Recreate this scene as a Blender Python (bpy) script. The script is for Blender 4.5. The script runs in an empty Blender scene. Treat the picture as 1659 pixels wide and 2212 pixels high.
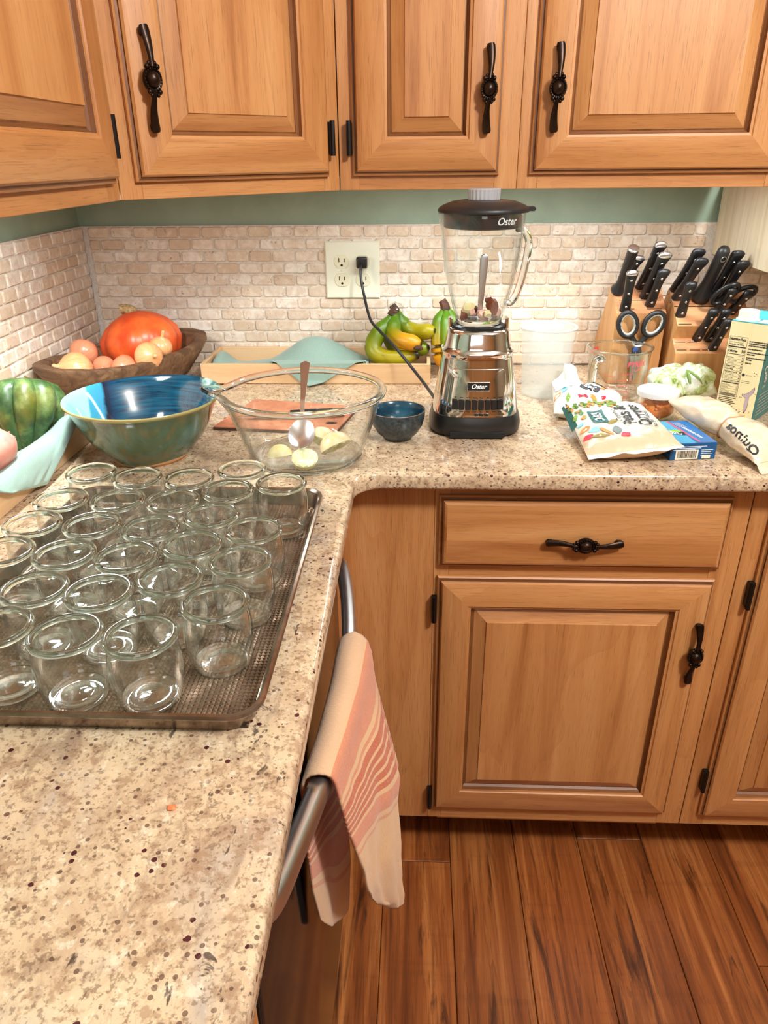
import bpy, bmesh, math, random
from mathutils import Vector, Matrix, noise as mnoise
random.seed(7)
PI = math.pi
CT = 0.914                      # countertop height
scene = bpy.context.scene
COL = scene.collection

# ------------------------------------------------------------------ camera
cam_d = bpy.data.cameras.new('camera')
cam = bpy.data.objects.new('camera', cam_d)
COL.objects.link(cam)
_yaw, _pit, _rol = 0.0477, -0.451, -0.0106
_f = Vector((-math.sin(_yaw)*math.cos(_pit), math.cos(_yaw)*math.cos(_pit), math.sin(_pit)))
_r = Vector((math.cos(_yaw), math.sin(_yaw), 0)); _u = _r.cross(_f)
_r2 = _r*math.cos(_rol) + _u*math.sin(_rol); _u2 = -_r*math.sin(_rol) + _u*math.cos(_rol)
m = Matrix((( _r2.x, _u2.x, -_f.x), (_r2.y, _u2.y, -_f.y), (_r2.z, _u2.z, -_f.z))).to_4x4()
m.translation = Vector((0.7388, -1.6941, CT + 0.4375))
cam.matrix_world = m
cam_d.sensor_fit = 'VERTICAL'; cam_d.sensor_height = 36.0
cam_d.lens = 36.0*1583.23/2212.0
cam_d.clip_start = 0.02
scene.camera = cam

# ------------------------------------------------------------------ world, lights, exposure
w = bpy.data.worlds.new('world'); scene.world = w; w.use_nodes = True
w.node_tree.nodes['Background'].inputs[0].default_value = (1.0, 0.93, 0.85, 1)
w.node_tree.nodes['Background'].inputs[1].default_value = 0.25
def area(name, loc, aim, sx, sy, power, color):
    l = bpy.data.lights.new(name, 'AREA'); l.shape = 'RECTANGLE'; l.size = sx; l.size_y = sy
    l.energy = power; l.color = color
    o = bpy.data.objects.new(name, l); COL.objects.link(o); o.location = loc
    o.rotation_euler = (Vector(aim) - Vector(loc)).to_track_quat('-Z', 'Y').to_euler()
    return o
kl = bpy.data.lights.new('globe_light', 'POINT'); kl.energy = 116; kl.shadow_soft_size = 0.11; kl.color = (0.95, 0.985, 1.0)
ko = bpy.data.objects.new('globe_light', kl); COL.objects.link(ko); ko.location = (1.60, -1.76, 2.22)
area('fill_light', (0.8, -4.0, 2.05), (0.6, -0.3, 1.1), 0.9, 0.6, 9, (0.95, 0.985, 1.0))  # added soft fill from behind the viewer, brightens the backsplash under the cabinets
lu = area('left_undercabinet_light', (0.205, -0.655, 1.311), (0.205, -0.655, 0.9), 0.20, 0.05, 4.4, (0.90, 0.98, 1.0)); lu.rotation_euler = (0, 0, PI/2)
area('undercabinet_light', (0.925, -0.265, 1.311), (0.925, -0.255, 0.9), 0.60, 0.05, 3.0, (0.90, 0.98, 1.0))
vs = scene.view_settings
vs.view_transform = 'Standard'; vs.look = 'None'; vs.gamma = 1.0; vs.use_curve_mapping = False
vs.exposure = 0.05
cy = scene.cycles
cy.max_bounces = 14; cy.transparent_max_bounces = 64; cy.transmission_bounces = 14; cy.glossy_bounces = 6
cy.diffuse_bounces = 4; cy.caustics_reflective = False; cy.caustics_refractive = True; cy.blur_glossy = 0.6
cy.sample_clamp_indirect = 6.0

# ------------------------------------------------------------------ object helpers
def tag(o, label=None, cat=None, group=None, kind=None):
    if label: o['label'] = label
    if cat: o['category'] = cat
    if group: o['group'] = group
    if kind: o['kind'] = kind
    return o
def thing(name, label, cat, loc=(0, 0, 0), rotz=0, group=None):
    o = bpy.data.objects.new(name, None); COL.objects.link(o)
    o.empty_display_size = 0.03
    o.location = loc; o.rotation_euler = (0, 0, rotz)
    return tag(o, label, cat, group)
def obj(name, bm, m=None, parent=None, smooth=35, loc=None, rot=None):
    """links a bmesh (or mesh) as one object"""
    if isinstance(bm, bmesh.types.BMesh):
        me = bpy.data.meshes.new(name)
        bmesh.ops.recalc_face_normals(bm, faces=bm.faces[:])
        bm.to_mesh(me); bm.free()
        if smooth is not None and len(me.polygons):
            me.polygons.foreach_set('use_smooth', [True]*len(me.polygons))
            me.set_sharp_from_angle(angle=math.radians(smooth))
    else:
        me = bm
    if m is not None and not me.materials:
        for x in (m if isinstance(m, (list, tuple)) else [m]): me.materials.append(x)
    o = bpy.data.objects.new(name, me); COL.objects.link(o)
    if parent: o.parent = parent
    if loc: o.location = loc
    if rot: o.rotation_euler = rot
    return o
def dup(root, loc, rotz, label=None, group=None):
    r = root.copy(); COL.objects.link(r); r.location = loc; r.rotation_euler = (0, 0, rotz)
    if label: r['label'] = label
    if group: r['group'] = group
    for ch in list(root.children):
        c = ch.copy(); COL.objects.link(c); c.parent = r
        for g in ch.children:
            d = g.copy(); COL.objects.link(d); d.parent = c
    return r
def box(x0, x1, y0, y1, z0, z1, bev=0.0, seg=1, bm=None):
    nb = bmesh.new()
    bmesh.ops.create_cube(nb, size=1.0)
    for v in nb.verts:
        v.co = Vector((x0 + (v.co.x + .5)*(x1 - x0), y0 + (v.co.y + .5)*(y1 - y0), z0 + (v.co.z + .5)*(z1 - z0)))
    if bev > 0:
        bmesh.ops.bevel(nb, geom=nb.edges[:], offset=bev, segments=seg, affect='EDGES', profile=0.6)
    return merge(bm, nb)
def merge(bm, nb):
    if bm is None: return nb
    me = bpy.data.meshes.new('tmp'); nb.to_mesh(me); nb.free(); bm.from_mesh(me); bpy.data.meshes.remove(me)
    return bm
def rings(rs, closed=True, cap0=False, cap1=False, bm=None, uv=False):
    """skin between successive rings of points"""
    bm = bm or bmesh.new()
    vr = [[bm.verts.new(p) for p in r] for r in rs]
    n = len(rs[0]); fs = []
    for i in range(len(vr) - 1):
        for j in range(n if closed else n - 1):
            k = (j + 1) % n
            try: fs.append((bm.faces.new((vr[i][j], vr[i][k], vr[i+1][k], vr[i+1][j])), i, j))
            except ValueError: pass
    if cap0: bm.faces.new(vr[0][::-1])
    if cap1: bm.faces.new(vr[-1])
    if uv:
        L = bm.loops.layers.uv.new('UVMap')
        for f, i, j in fs:
            for l, (a, b) in zip(f.loops, ((i, j), (i, j+1), (i+1, j+1), (i+1, j))):
                l[L].uv = (b/max(1, n - (0 if closed else 1)), a/(len(rs) - 1))
    return bm
def lathe(prof, n=40, cap0=False, cap1=False, bm=None, fn=None):
    """prof: (radius, z) pairs; fn(angle, r, z) -> (x, y, z) to break the symmetry"""
    rs = []
    for r, z in prof:
        ring = []
        for j in range(n):
            a = 2*PI*j/n
            ring.append(fn(a, r, z) if fn else (r*math.cos(a), r*math.sin(a), z))
        rs.append(ring)
    return rings(rs, True, cap0, cap1, bm)
def frame_at(t, up=Vector((0, 0, 1))):
    t = t.normalized()
    if abs(t.dot(up)) > .97: up = Vector((0, 1, 0))
    a = t.cross(up).normalized(); b = a.cross(t).normalized()
    return a, b
def tube(pts, rad, n=10, cap=True, bm=None, up=Vector((0, 0, 1)), flat=None):
    """tube along pts; rad a number or one per point; flat = (a,b) multipliers per point"""
    pts = [Vector(p) for p in pts]; rs = []
    for i, p in enumerate(pts):
        t = (pts[min(i+1, len(pts)-1)] - pts[max(i-1, 0)])
        a, b = frame_at(t, up)
        r = rad[i] if isinstance(rad, (list, tuple)) else rad
        fa, fb = (flat[i] if isinstance(flat, list) else flat) if flat else (1, 1)
        rs.append([p + a*(r*fa*math.cos(2*PI*k/n)) + b*(r*fb*math.sin(2*PI*k/n)) for k in range(n)])
    return rings(rs, True, cap, cap, bm)
def smooth_path(pts, k=6):
    """Catmull-Rom through the points"""
    P = [Vector(p) for p in pts]; out = []
    for i in range(len(P) - 1):
        p0, p1, p2, p3 = P[max(i-1, 0)], P[i], P[i+1], P[min(i+2, len(P)-1)]
        for j in range(k):
            t = j/k
            out.append(.5*((2*p1) + (p2-p0)*t + (2*p0-5*p1+4*p2-p3)*t*t + (3*p1-p0-3*p2+p3)*t**3))
    out.append(P[-1]); return out
def lerp_list(vals, n):
    out = []
    for i in range(n):
        t = i/(n-1)*(len(vals)-1); a = min(int(t), len(vals)-2)
        out.append(vals[a] + (vals[a+1]-vals[a])*(t-a))
    return out
def prism(poly, y0, y1, bev=0.0, bm=None, axis='y'):
    """extrude a polygon: axis 'y' -> poly is (x,z); 'x' -> (y,z); 'z' -> (x,y)"""
    f = {'y': lambda p, d: (p[0], d, p[1]), 'x': lambda p, d: (d, p[0], p[1]), 'z': lambda p, d: (p[0], p[1], d)}[axis]
    nb = rings([[f(p, y0) for p in poly], [f(p, y1) for p in poly]], True, True, True)
    bmesh.ops.recalc_face_normals(nb, faces=nb.faces[:])
    if bev > 0:
        bmesh.ops.bevel(nb, geom=[e for e in nb.edges if e.calc_face_angle(0) > .5], offset=bev, segments=2, affect='EDGES', profile=.6)
    return merge(bm, nb)
def blob(center, rad, sub=2, amp=0.0, freq=20, bm=None, seed=0):
    nb = bmesh.new(); bmesh.ops.create_icosphere(nb, subdivisions=sub, radius=1.0)
    rx, ry, rz = rad if isinstance(rad, (tuple, list)) else (rad,)*3
    for v in nb.verts:
        d = 1 + (amp*mnoise.noise(v.co*freq + Vector((seed*7.3, seed*3.1, seed))) if amp else 0)
        v.co = Vector((v.co.x*rx*d, v.co.y*ry*d, v.co.z*rz*d)) + Vector(center)
    return merge(bm, nb)
def xform(bm, mat):
    bmesh.ops.transform(bm, matrix=mat, verts=bm.verts[:]); return bm
_tc = {}
def text_geo(s, size, align='CENTER', bold=0.0, shear=0.0, sx=1.0):
    key = (s, size, align, bold, shear, sx)
    if key in _tc: return _tc[key]
    c = bpy.data.curves.new('t', 'FONT'); c.body = s; c.size = size; c.align_x = align; c.align_y = 'CENTER'
    c.offset = bold; c.shear = shear; c.resolution_u = 3; c.space_line = 0.9
    o = bpy.data.objects.new('t', c); COL.objects.link(o)
    dg = bpy.context.evaluated_depsgraph_get(); dg.update()
    me = bpy.data.meshes.new_from_object(o.evaluated_get(dg))
    v = [(p.co.x*sx, p.co.y) for p in me.vertices]; f = [tuple(p.vertices) for p in me.polygons]
    bpy.data.objects.remove(o); bpy.data.curves.remove(c); bpy.data.meshes.remove(me)
    _tc[key] = (v, f); return v, f
def text_bm(s, size, mapf, bm=None, **k):
    bm = bm or bmesh.new(); v, f = text_geo(s, size, **k)
    vs_ = [bm.verts.new(mapf(*p)) for p in v]
    for q in f:
        try: bm.faces.new([vs_[i] for i in q])
        except ValueError: pass
    return bm
def poly_bm(pts, mapf, bm=None):
    bm = bm or bmesh.new()
    bm.faces.new([bm.verts.new(mapf(*p)) for p in pts]); return bm
def rect_bm(u0, u1, v0, v1, mapf, bm=None, nu=1, nv=1):
    bm = bm or bmesh.new()
    g = [[bm.verts.new(mapf(u0+(u1-u0)*i/nu, v0+(v1-v0)*j/nv)) for j in range(nv+1)] for i in range(nu+1)]
    for i in range(nu):
        for j in range(nv): bm.faces.new((g[i][j], g[i+1][j], g[i+1][j+1], g[i][j+1]))
    return bm
def leaf_pts(cx, cy, l, w, ang, n=8):
    out = []
    for i in range(n+1):
        t = i/n; out.append((l*(t-.5), w*math.sin(PI*t)*.5))
    for i in range(n-1, 0, -1):
        t = i/n; out.append((l*(t-.5), -w*math.sin(PI*t)*.5))
    c, s = math.cos(ang), math.sin(ang)
    return [(cx + x*c - y*s, cy + x*s + y*c) for x, y in out]

# ------------------------------------------------------------------ materials
def srgb(r, g, b):
    f = lambda c: (c/255/12.92) if c/255 <= .04045 else ((c/255+.055)/1.055)**2.4
    return (f(r), f(g), f(b), 1)
class NT:
    def __init__(s, name):
        s.m = bpy.data.materials.new(name); s.m.use_nodes = True; s.t = s.m.node_tree; s.n = s.t.nodes; s.l = s.t.links
        s.b = s.n['Principled BSDF']; s.out = s.n['Material Output']
    def new(s, typ, **k):
        x = s.n.new(typ)
        for a, b in k.items(): setattr(x, a, b)
        return x
    def link(s, a, b): s.l.new(a, b)
    def coords(s, scale=(1, 1, 1), rnd=True, kind='Object', rot=(0, 0, 0)):
        tc = s.new('ShaderNodeTexCoord'); mp = s.new('ShaderNodeMapping')
        mp.inputs['Scale'].default_value = scale; mp.inputs['Rotation'].default_value = rot
        s.link(tc.outputs[kind], mp.inputs['Vector'])
        if rnd:
            oi = s.new('ShaderNodeObjectInfo'); mu = s.new('ShaderNodeMath', operation='MULTIPLY'); mu.inputs[1].default_value = 37.0
            s.link(oi.outputs['Random'], mu.inputs[0]); cb = s.new('ShaderNodeCombineXYZ')
            for i in range(3): s.link(mu.outputs[0], cb.inputs[i])
            s.link(cb.outputs[0], mp.inputs['Location'])
        return mp.outputs[0]
    def noise(s, vec, scale, detail=4, rough=.55, dist=0.0):
        x = s.new('ShaderNodeTexNoise'); x.inputs['Scale'].default_value = scale; x.inputs['Detail'].default_value = detail
        x.inputs['Roughness'].default_value = rough; x.inputs['Distortion'].default_value = dist
        s.link(vec, x.inputs['Vector']); return x.outputs['Fac']
    def voro(s, vec, scale, feature='F1'):
        x = s.new('ShaderNodeTexVoronoi', feature=feature); x.inputs['Scale'].default_value = scale
        s.link(vec, x.inputs['Vector']); return x
    def ramp(s, fac, stops, interp='LINEAR'):
        x = s.new('ShaderNodeValToRGB'); e = x.color_ramp.elements; x.color_ramp.interpolation = interp
        while len(e) < len(stops): e.new(.5)
        for el, (p, c) in zip(e, stops):
            el.position = p; el.color = c if len(c) == 4 else (*c, 1)
        s.link(fac, x.inputs[0]); return x.outputs[0]
    def mix(s, fac, a, b, mode='MIX'):
        x = s.new('ShaderNodeMix', data_type='RGBA', blend_type=mode)
        for sock, v in ((x.inputs[0], fac), (x.inputs[6], a), (x.inputs[7], b)):
            if hasattr(v, 'links'): s.link(v, sock)
            else: sock.default_value = v if isinstance(v, (int, float)) else (v if len(v) == 4 else (*v, 1))
        return x.outputs[2]
    def math(s, op, a, b=0.0):
        x = s.new('ShaderNodeMath', operation=op)
        for i, v in enumerate((a, b)):
            if hasattr(v, 'links'): s.link(v, x.inputs[i])
            else: x.inputs[i].default_value = v
        return x.outputs[0]
    def sep(s, vec):
        x = s.new('ShaderNodeSeparateXYZ'); s.link(vec, x.inputs[0]); return x.outputs
    def bump(s, h, strength=.2, dist=.002):
        x = s.new('ShaderNodeBump'); x.inputs['Strength'].default_value = strength; x.inputs['Distance'].default_value = dist
        s.link(h, x.inputs['Height']); s.link(x.outputs[0], s.b.inputs['Normal']); return x
    def base(s, c):
        if hasattr(c, 'links'): s.link(c, s.b.inputs['Base Color'])
        else: s.b.inputs['Base Color'].default_value = c
    def set(s, **k):
        for a, v in k.items():
            i = s.b.inputs[a.replace('_', ' ')]
            if hasattr(v, 'links'): s.link(v, i)
            else: i.default_value = v
        return s
def plain(name, col, rough=.5, metal=0.0, **k):
    t = NT(name); t.base(col); t.set(Roughness=rough, Metallic=metal, **k); return t.m
def wood(name, axis, light, mid, dark, rough=.42, sc=1.0, pore=.5, band=.5, rnd=True):
    """axis: 0,1,2 the grain direction in object space"""
    t = NT(name)
    s1 = [14*sc]*3; s1[axis] = .9*sc
    s2 = [820*sc]*3; s2[axis] = 22*sc
    s3 = [5*sc]*3; s3[axis] = .7*sc
    v1, v2, v3 = t.coords(s1, rnd), t.coords(s2, rnd), t.coords(s3, rnd)
    n1 = t.noise(v1, 1.6, 6, .6, .7); n2 = t.noise(v2, 1.0, 3, .6); n3 = t.noise(v3, 1.3, 3, .5, .5)
    wv = t.math('FRACT', t.math('MULTIPLY', n3, 7.0))
    c = t.ramp(n1, [(.28, dark), (.5, mid), (.72, light)])
    c = t.mix(t.math('MULTIPLY', t.ramp(wv, [(0, (0, 0, 0)), (.75, (.25,)*3), (1, (1, 1, 1))]), band*.5), c, dark)
    c = t.mix(t.math('MULTIPLY', t.ramp(n2, [(.55, (0, 0, 0)), (.72, (1, 1, 1))]), pore), c, tuple(x*.45 for x in dark[:3]))
    t.base(c); t.set(Roughness=rough)
    t.bump(n2, .12, .0008)
    return t.m
OAK = dict(light=srgb(206, 150, 96), mid=srgb(193, 133, 79), dark=srgb(158, 97, 50), rough=.42, pore=.55, band=.5)
M = {}
for ax, nm in ((0, 'x'), (2, 'z')):
    M['oak_'+nm] = wood('oak_grain_'+nm, ax, **OAK)
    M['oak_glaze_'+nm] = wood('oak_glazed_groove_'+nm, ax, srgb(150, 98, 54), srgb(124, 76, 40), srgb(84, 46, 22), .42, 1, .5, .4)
M['bamboo'] = wood('pale_bamboo', 0, srgb(226, 190, 146), srgb(219, 181, 137), srgb(199, 156, 112), .5, 1.4, .15, .2)
M['bamboo_y'] = wood('pale_bamboo_y', 1, srgb(226, 190, 146), srgb(219, 181, 137), srgb(199, 156, 112), .5, 1.4, .15, .2)
M['block'] = wood('knife_block_wood', 2, srgb(222, 172, 116), srgb(208, 154, 98), srgb(178, 120, 72), .45, 1.2, .3, .5)
M['block_end'] = wood('knife_block_end_grain', 0, srgb(226, 170, 122), srgb(208, 146, 100), srgb(170, 108, 70), .5, 2.2, .5, .5)
M['pickled'] = wood('whitewashed_panel', 2, srgb(242, 230, 204), srgb(234, 218, 188), srgb(210, 188, 152), .5, 1.3, .3, .4)
M['walnut'] = wood('old_dark_carved_wood', 1, srgb(146, 112, 80), srgb(112, 80, 54), srgb(62, 42, 28), .6, 2.6, .6, .7, False)
M['plank'] = None
M['glazecut'] = plain('dark_gap', srgb(36, 20, 10), .8)
def mk_plank():
    t = NT('red_brown_floor_plank')
    v1 = t.coords((16, .8, 16)); v2 = t.coords((220, 6, 220)); v3 = t.coords((7, .55, 7)); v4 = t.coords((3, 60, 3)); v5 = t.coords((22, 1.6, 22)); oi = t.new('ShaderNodeObjectInfo')
    n1 = t.noise(v1, 1.5, 6, .65, .9); n2 = t.noise(v2, 1, 3, .6); n3 = t.noise(v3, 1.5, 4, .6, 1.6); n4 = t.noise(v4, 1.0, 2, .5); n5 = t.noise(v5, 1.3, 5, .65, 1.8)
    c = t.ramp(n1, [(.30, srgb(98, 48, 20)), (.48, srgb(148, 82, 38)), (.68, srgb(190, 120, 64))])
    wv = t.math('FRACT', t.math('MULTIPLY', n3, 6.0))
    c = t.mix(t.math('MULTIPLY', t.ramp(wv, [(0, (0, 0, 0)), (.8, (.3,)*3), (1, (1, 1, 1))]), .42), c, srgb(92, 42, 16))
    c = t.mix(t.math('MULTIPLY', t.ramp(n5, [(.55, (0, 0, 0)), (.66, (1, 1, 1))]), .88), c, srgb(56, 26, 12))
    c = t.mix(t.math('MULTIPLY', t.ramp(n2, [(.53, (0, 0, 0)), (.70, (1, 1, 1))]), .5), c, srgb(74, 36, 16))
    c = t.mix(t.math('MULTIPLY', t.ramp(n4, [(.55, (0, 0, 0)), (.70, (1, 1, 1))]), .16), c, srgb(80, 40, 18))
    hs = t.new('ShaderNodeHueSaturation'); t.link(c, hs.inputs['Color']); t.link(t.math('ADD', .86, t.math('MULTIPLY', oi.outputs['Random'], .28)), hs.inputs['Value'])
    t.base(hs.outputs[0]); t.set(Roughness=.34); t.bump(n2, .1, .0006); return t.m
M['plank'] = mk_plank()
def mk_granite():
    t = NT('speckled_granite')
    v = t.coords((1, 1, 1), False); v2 = t.coords((1.0, .5, 1.0), False, rot=(0, 0, .9))
    n1 = t.noise(v2, 8, 5, .62, .9); n2 = t.noise(v, 75, 4, .7); n3 = t.noise(v, 260, 3, .6); n4 = t.noise(v2, 30, 5, .72, 1.2); n7 = t.noise(v2, 15, 5, .65, 1.5)
    c = t.ramp(n1, [(.30, srgb(176, 160, 146)), (.44, srgb(206, 178, 146)), (.6, srgb(216, 190, 156)), (.75, srgb(190, 178, 166))])
    c = t.mix(t.math('MULTIPLY', t.ramp(n7, [(.50, (0, 0, 0)), (.64, (1, 1, 1))]), .65), c, srgb(176, 146, 118))
    c = t.mix(t.math('MULTIPLY', t.ramp(n4, [(.53, (0, 0, 0)), (.66, (1, 1, 1))]), .6), c, srgb(140, 116, 98))
    c = t.mix(t.math('MULTIPLY', t.ramp(n2, [(.52, (0, 0, 0)), (.62, (1, 1, 1))]), .62), c, srgb(146, 112, 86))
    c = t.mix(t.math('MULTIPLY', t.ramp(n3, [(.55, (0, 0, 0)), (.63, (1, 1, 1))]), .6), c, srgb(104, 80, 64))
    c = t.mix(t.math('MULTIPLY', t.ramp(n2, [(.32, (1, 1, 1)), (.42, (0, 0, 0))]), .6), c, srgb(236, 220, 196))
    n5 = t.noise(v, 13, 3); mask = t.ramp(n5, [(.44, (0, 0, 0)), (.54, (1, 1, 1))])
    vo = t.voro(v, 105); sp = t.math('LESS_THAN', t.math('ADD', vo.outputs['Distance'], t.math('MULTIPLY', n3, .2)), .33)
    rs = t.sep(vo.outputs['Color']); pick = t.math('GREATER_THAN', rs[0], .66)
    c = t.mix(t.math('MULTIPLY', t.math('MULTIPLY', sp, pick), mask), c, srgb(70, 32, 36))
    vo2 = t.voro(v, 150); sp2 = t.math('LESS_THAN', vo2.outputs['Distance'], .26)
    r2 = t.sep(vo2.outputs['Color']); c = t.mix(t.math('MULTIPLY', t.math('MULTIPLY', sp2, t.math('GREATER_THAN', r2[1], .72)), .8), c, srgb(84, 58, 48))
    n6 = t.noise(v2, 22, 5, .7, 1.6); c = t.mix(t.math('MULTIPLY', t.ramp(n6, [(.645, (0, 0, 0)), (.675, (1, 1, 1))]), .85), c, srgb(54, 44, 42))
    t.base(c); t.set(Roughness=.10); t.b.inputs['IOR'].default_value = 1.6
    return t.m
M['granite'] = mk_granite()
def mk_tile():
    t = NT('tumbled_travertine')
    v = t.coords((1, 1, 1), True); oi = t.new('ShaderNodeObjectInfo')
    c = t.ramp(oi.outputs['Random'], [(0, srgb(232, 218, 200)), (.25, srgb(226, 208, 188)), (.5, srgb(240, 230, 216)), (.7, srgb(220, 200, 178)), (.86, srgb(210, 186, 160)), (1, srgb(232, 214, 190))])
    n1 = t.noise(v, 60, 5, .6, .6); n2 = t.noise(v, 190, 3, .6, .4)
    c = t.mix(t.math('MULTIPLY', t.ramp(n1, [(.42, (0, 0, 0)), (.62, (1, 1, 1))]), .5), c, srgb(200, 170, 140))
    c = t.mix(t.math('MULTIPLY', t.ramp(n1, [(.30, (1, 1, 1)), (.42, (0, 0, 0))]), .5), c, srgb(244, 232, 214))
    pit = t.ramp(n2, [(.33, (1, 1, 1)), (.41, (0, 0, 0))]); big = t.ramp(t.noise(v, 45, 2), [(.5, (0, 0, 0)), (.62, (1, 1, 1))])
    pm = t.math('MULTIPLY', pit, big)
    c = t.mix(t.math('MULTIPLY', pm, .55), c, srgb(140, 108, 84))
    t.base(c); t.set(Roughness=.6)
    t.bump(t.math('ADD', t.math('MULTIPLY', n1, .5), t.math('MULTIPLY', pm, -1.2)), .5, .0012)
    return t.m
M['tile'] = mk_tile()
def noisy(name, c1, c2, scale, rough=.6, bump=.0, lo=.4, hi=.6, dist=.001, rnd=False, **k):
    t = NT(name); v = t.coords((1, 1, 1), rnd); n = t.noise(v, scale, 5, .6)
    t.base(t.ramp(n, [(lo, c1), (hi, c2)])); t.set(Roughness=rough, **k)
    if bump: t.bump(n, bump, dist)
    return t.m
M['grout'] = noisy('sanded_grout', srgb(206, 196, 184), srgb(222, 212, 200), 220, .9, .3)
M['green_paint'] = noisy('sage_green_wall_paint', srgb(140, 158, 136), srgb(148, 166, 144), 14, .55)
M['white_paint'] = plain('warm_white_ceiling_paint', srgb(214, 204, 190), .8)
M['wall_paint'] = plain('warm_beige_wall_paint', srgb(150, 128, 100), .8)
M['iron'] = noisy('oil_rubbed_bronze', srgb(52, 34, 22), srgb(34, 22, 16), 60, .34, Metallic=.75)
M['black_hinge'] = plain('black_hinge_metal', srgb(26, 20, 18), .4, .5)
M['black_gloss'] = plain('black_gloss_appliance', (.012, .010, .009, 1), .12)
M['black'] = plain('black_plastic', (.012, .011, .011, 1), .32)
M['black_soft'] = plain('black_soft_plastic', (.016, .015, .016, 1), .42)
M['knife_black'] = plain('black_knife_handle', (.013, .013, .015, 1), .38)
M['chrome'] = plain('polished_chrome', (.78, .76, .74, 1), .07, 1.0)
M['steel'] = plain('brushed_stainless', (.70, .71, .72, 1), .33, 1.0)
M['spoonsteel'] = plain('bright_stainless', (.82, .83, .85, 1), .27, 1.0)
M['baking'] = noisy('worn_dark_baking_steel', srgb(160, 142, 126), srgb(124, 106, 90), 26, .22, Metallic=.9)
M['white_plastic'] = plain('white_plastic', srgb(236, 234, 228), .35)
M['ivory'] = plain('ivory_plastic', srgb(232, 230, 208), .35)
M['ivory_recept'] = plain('cream_receptacle', srgb(226, 220, 190), .4)
M['ink'] = plain('black_ink', (.012, .012, .014, 1), .5)
M['ink_brown'] = plain('brown_ink', srgb(110, 84, 60), .5)
M['ink_white'] = plain('white_ink', (.86, .86, .84, 1), .5)
M['ink_red'] = plain('red_ink', srgb(222, 30, 40), .5)
M['ink_pink'] = plain('pink_red_ink', srgb(236, 92, 110), .5)
M['slot_shade'] = plain('dark_slot', (.006, .005, .004, 1), .9)  # near-black patches stand in for the shade inside slots and holes
def thin_glass(name, tint=(.93, .98, .965), edge=(.30, .42, .38), gl=.85, p=3.2, rough=.0):
    t = NT(name); t.n.remove(t.b)
    lw = t.new('ShaderNodeLayerWeight'); lw.inputs['Blend'].default_value = .5
    f = lw.outputs['Facing']
    tr = t.new('ShaderNodeBsdfTransparent'); gb = t.new('ShaderNodeBsdfGlossy'); gb.inputs['Roughness'].default_value = rough
    gb.inputs['Color'].default_value = (1, 1, 1, 1)
    t.link(t.ramp(f, [(0, tint), (.62, tint), (.97, edge)]), tr.inputs['Color'])
    fac = t.math('ADD', .035 if rough == 0 else .10, t.math('MULTIPLY', t.math('POWER', f, p), gl))
    ms = t.new('ShaderNodeMixShader'); t.link(fac, ms.inputs[0]); t.link(tr.outputs[0], ms.inputs[1]); t.link(gb.outputs[0], ms.inputs[2])
    t.link(ms.outputs[0], t.out.inputs['Surface']); return t.m
M['glass_thin'] = thin_glass('clear_jar_glass', (.985, .995, .992), (.56, .70, .65), 1.0, 3.0)
M['glass_bowl'] = thin_glass('clear_bowl_glass', (.985, .995, .992), (.60, .68, .68), .85, 3.4)
M['glass_base'] = thin_glass('jar_bottom_glass', (.975, .992, .986), (.60, .74, .70), 1.0, 2.2, .06)
def solid_glass(name, col, rough=0.0):
    t = NT(name); t.base(col); t.set(Roughness=rough); t.b.inputs['Transmission Weight'].default_value = 1.0
    t.b.inputs['IOR'].default_value = 1.48; return t.m
M['glass_rim'] = solid_glass('greenish_thick_glass', (.86, .965, .935, 1))
M['glass_clear'] = solid_glass('clear_thick_glass', (.94, .975, .965, 1))
def translucent(name, col, clear=.5, rough=.3):
    t = NT(name); t.base(col); t.set(Roughness=rough)
    tr = t.new('ShaderNodeBsdfTransparent'); tr.inputs['Color'].default_value = (.96, .97, .96, 1)
    ms = t.new('ShaderNodeMixShader'); ms.inputs[0].default_value = 1 - clear
    t.link(tr.outputs[0], ms.inputs[1]); t.link(t.b.outputs[0], ms.inputs[2]); t.link(ms.outputs[0], t.out.inputs['Surface'])
    return t.m
M['pp'] = translucent('milky_translucent_plastic', (.86, .88, .86, 1), .76, .25)
M['smoke'] = translucent('clear_grey_plastic', (.62, .60, .64, 1), .45, .15)
def cloth(name, c1, c2, scale=900, rough=.9, b=.5):
    t = NT(name); v = t.coords((1, 1, 1), False)
    n = t.noise(v, scale, 2, .5); n2 = t.noise(v, 20, 3)
    t.base(t.mix(t.math('MULTIPLY', n2, .5), t.ramp(n, [(.38, c1), (.62, c2)]), c1))
    t.set(Roughness=rough); t.b.inputs['Sheen Weight'].default_value = .25
    t.bump(n, b, .0008); return t.m
M['sage'] = cloth('sage_green_napkin', srgb(124, 150, 137), srgb(148, 172, 159), 1300)

# ================================================================== THE ROOM
def struct(name, bm, m): return tag(obj(name, bm, m, smooth=None), kind='structure')
XR, YF, ZC = 3.4, -4.3, 2.45
wall_back = struct('wall_back', box(-.11, XR, .012, .11, 0, ZC), M['green_paint'])
wall_left = struct('wall_left', box(-.11, -.012, YF, .11, 0, ZC), M['green_paint'])
struct('wall_right', box(XR, XR+.1, YF, .11, 0, ZC), M['wall_paint'])
struct('wall_front', box(-.11, XR+.1, YF-.1, YF, 0, ZC), M['wall_paint'])
struct('ceiling', box(-.11, XR+.1, YF-.1, .11, ZC, ZC+.08), M['white_paint'])
floor = struct('floor', box(-.11, XR+.1, YF-.1, .11, -.06, -.008), M['glazecut'])
# unseen wood panel added behind the viewer to put brown reflections in the chrome
struct('added_trim_1', box(.2, XR-.2, YF, YF+.03, .0, 2.2), M['oak_z'])

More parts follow.
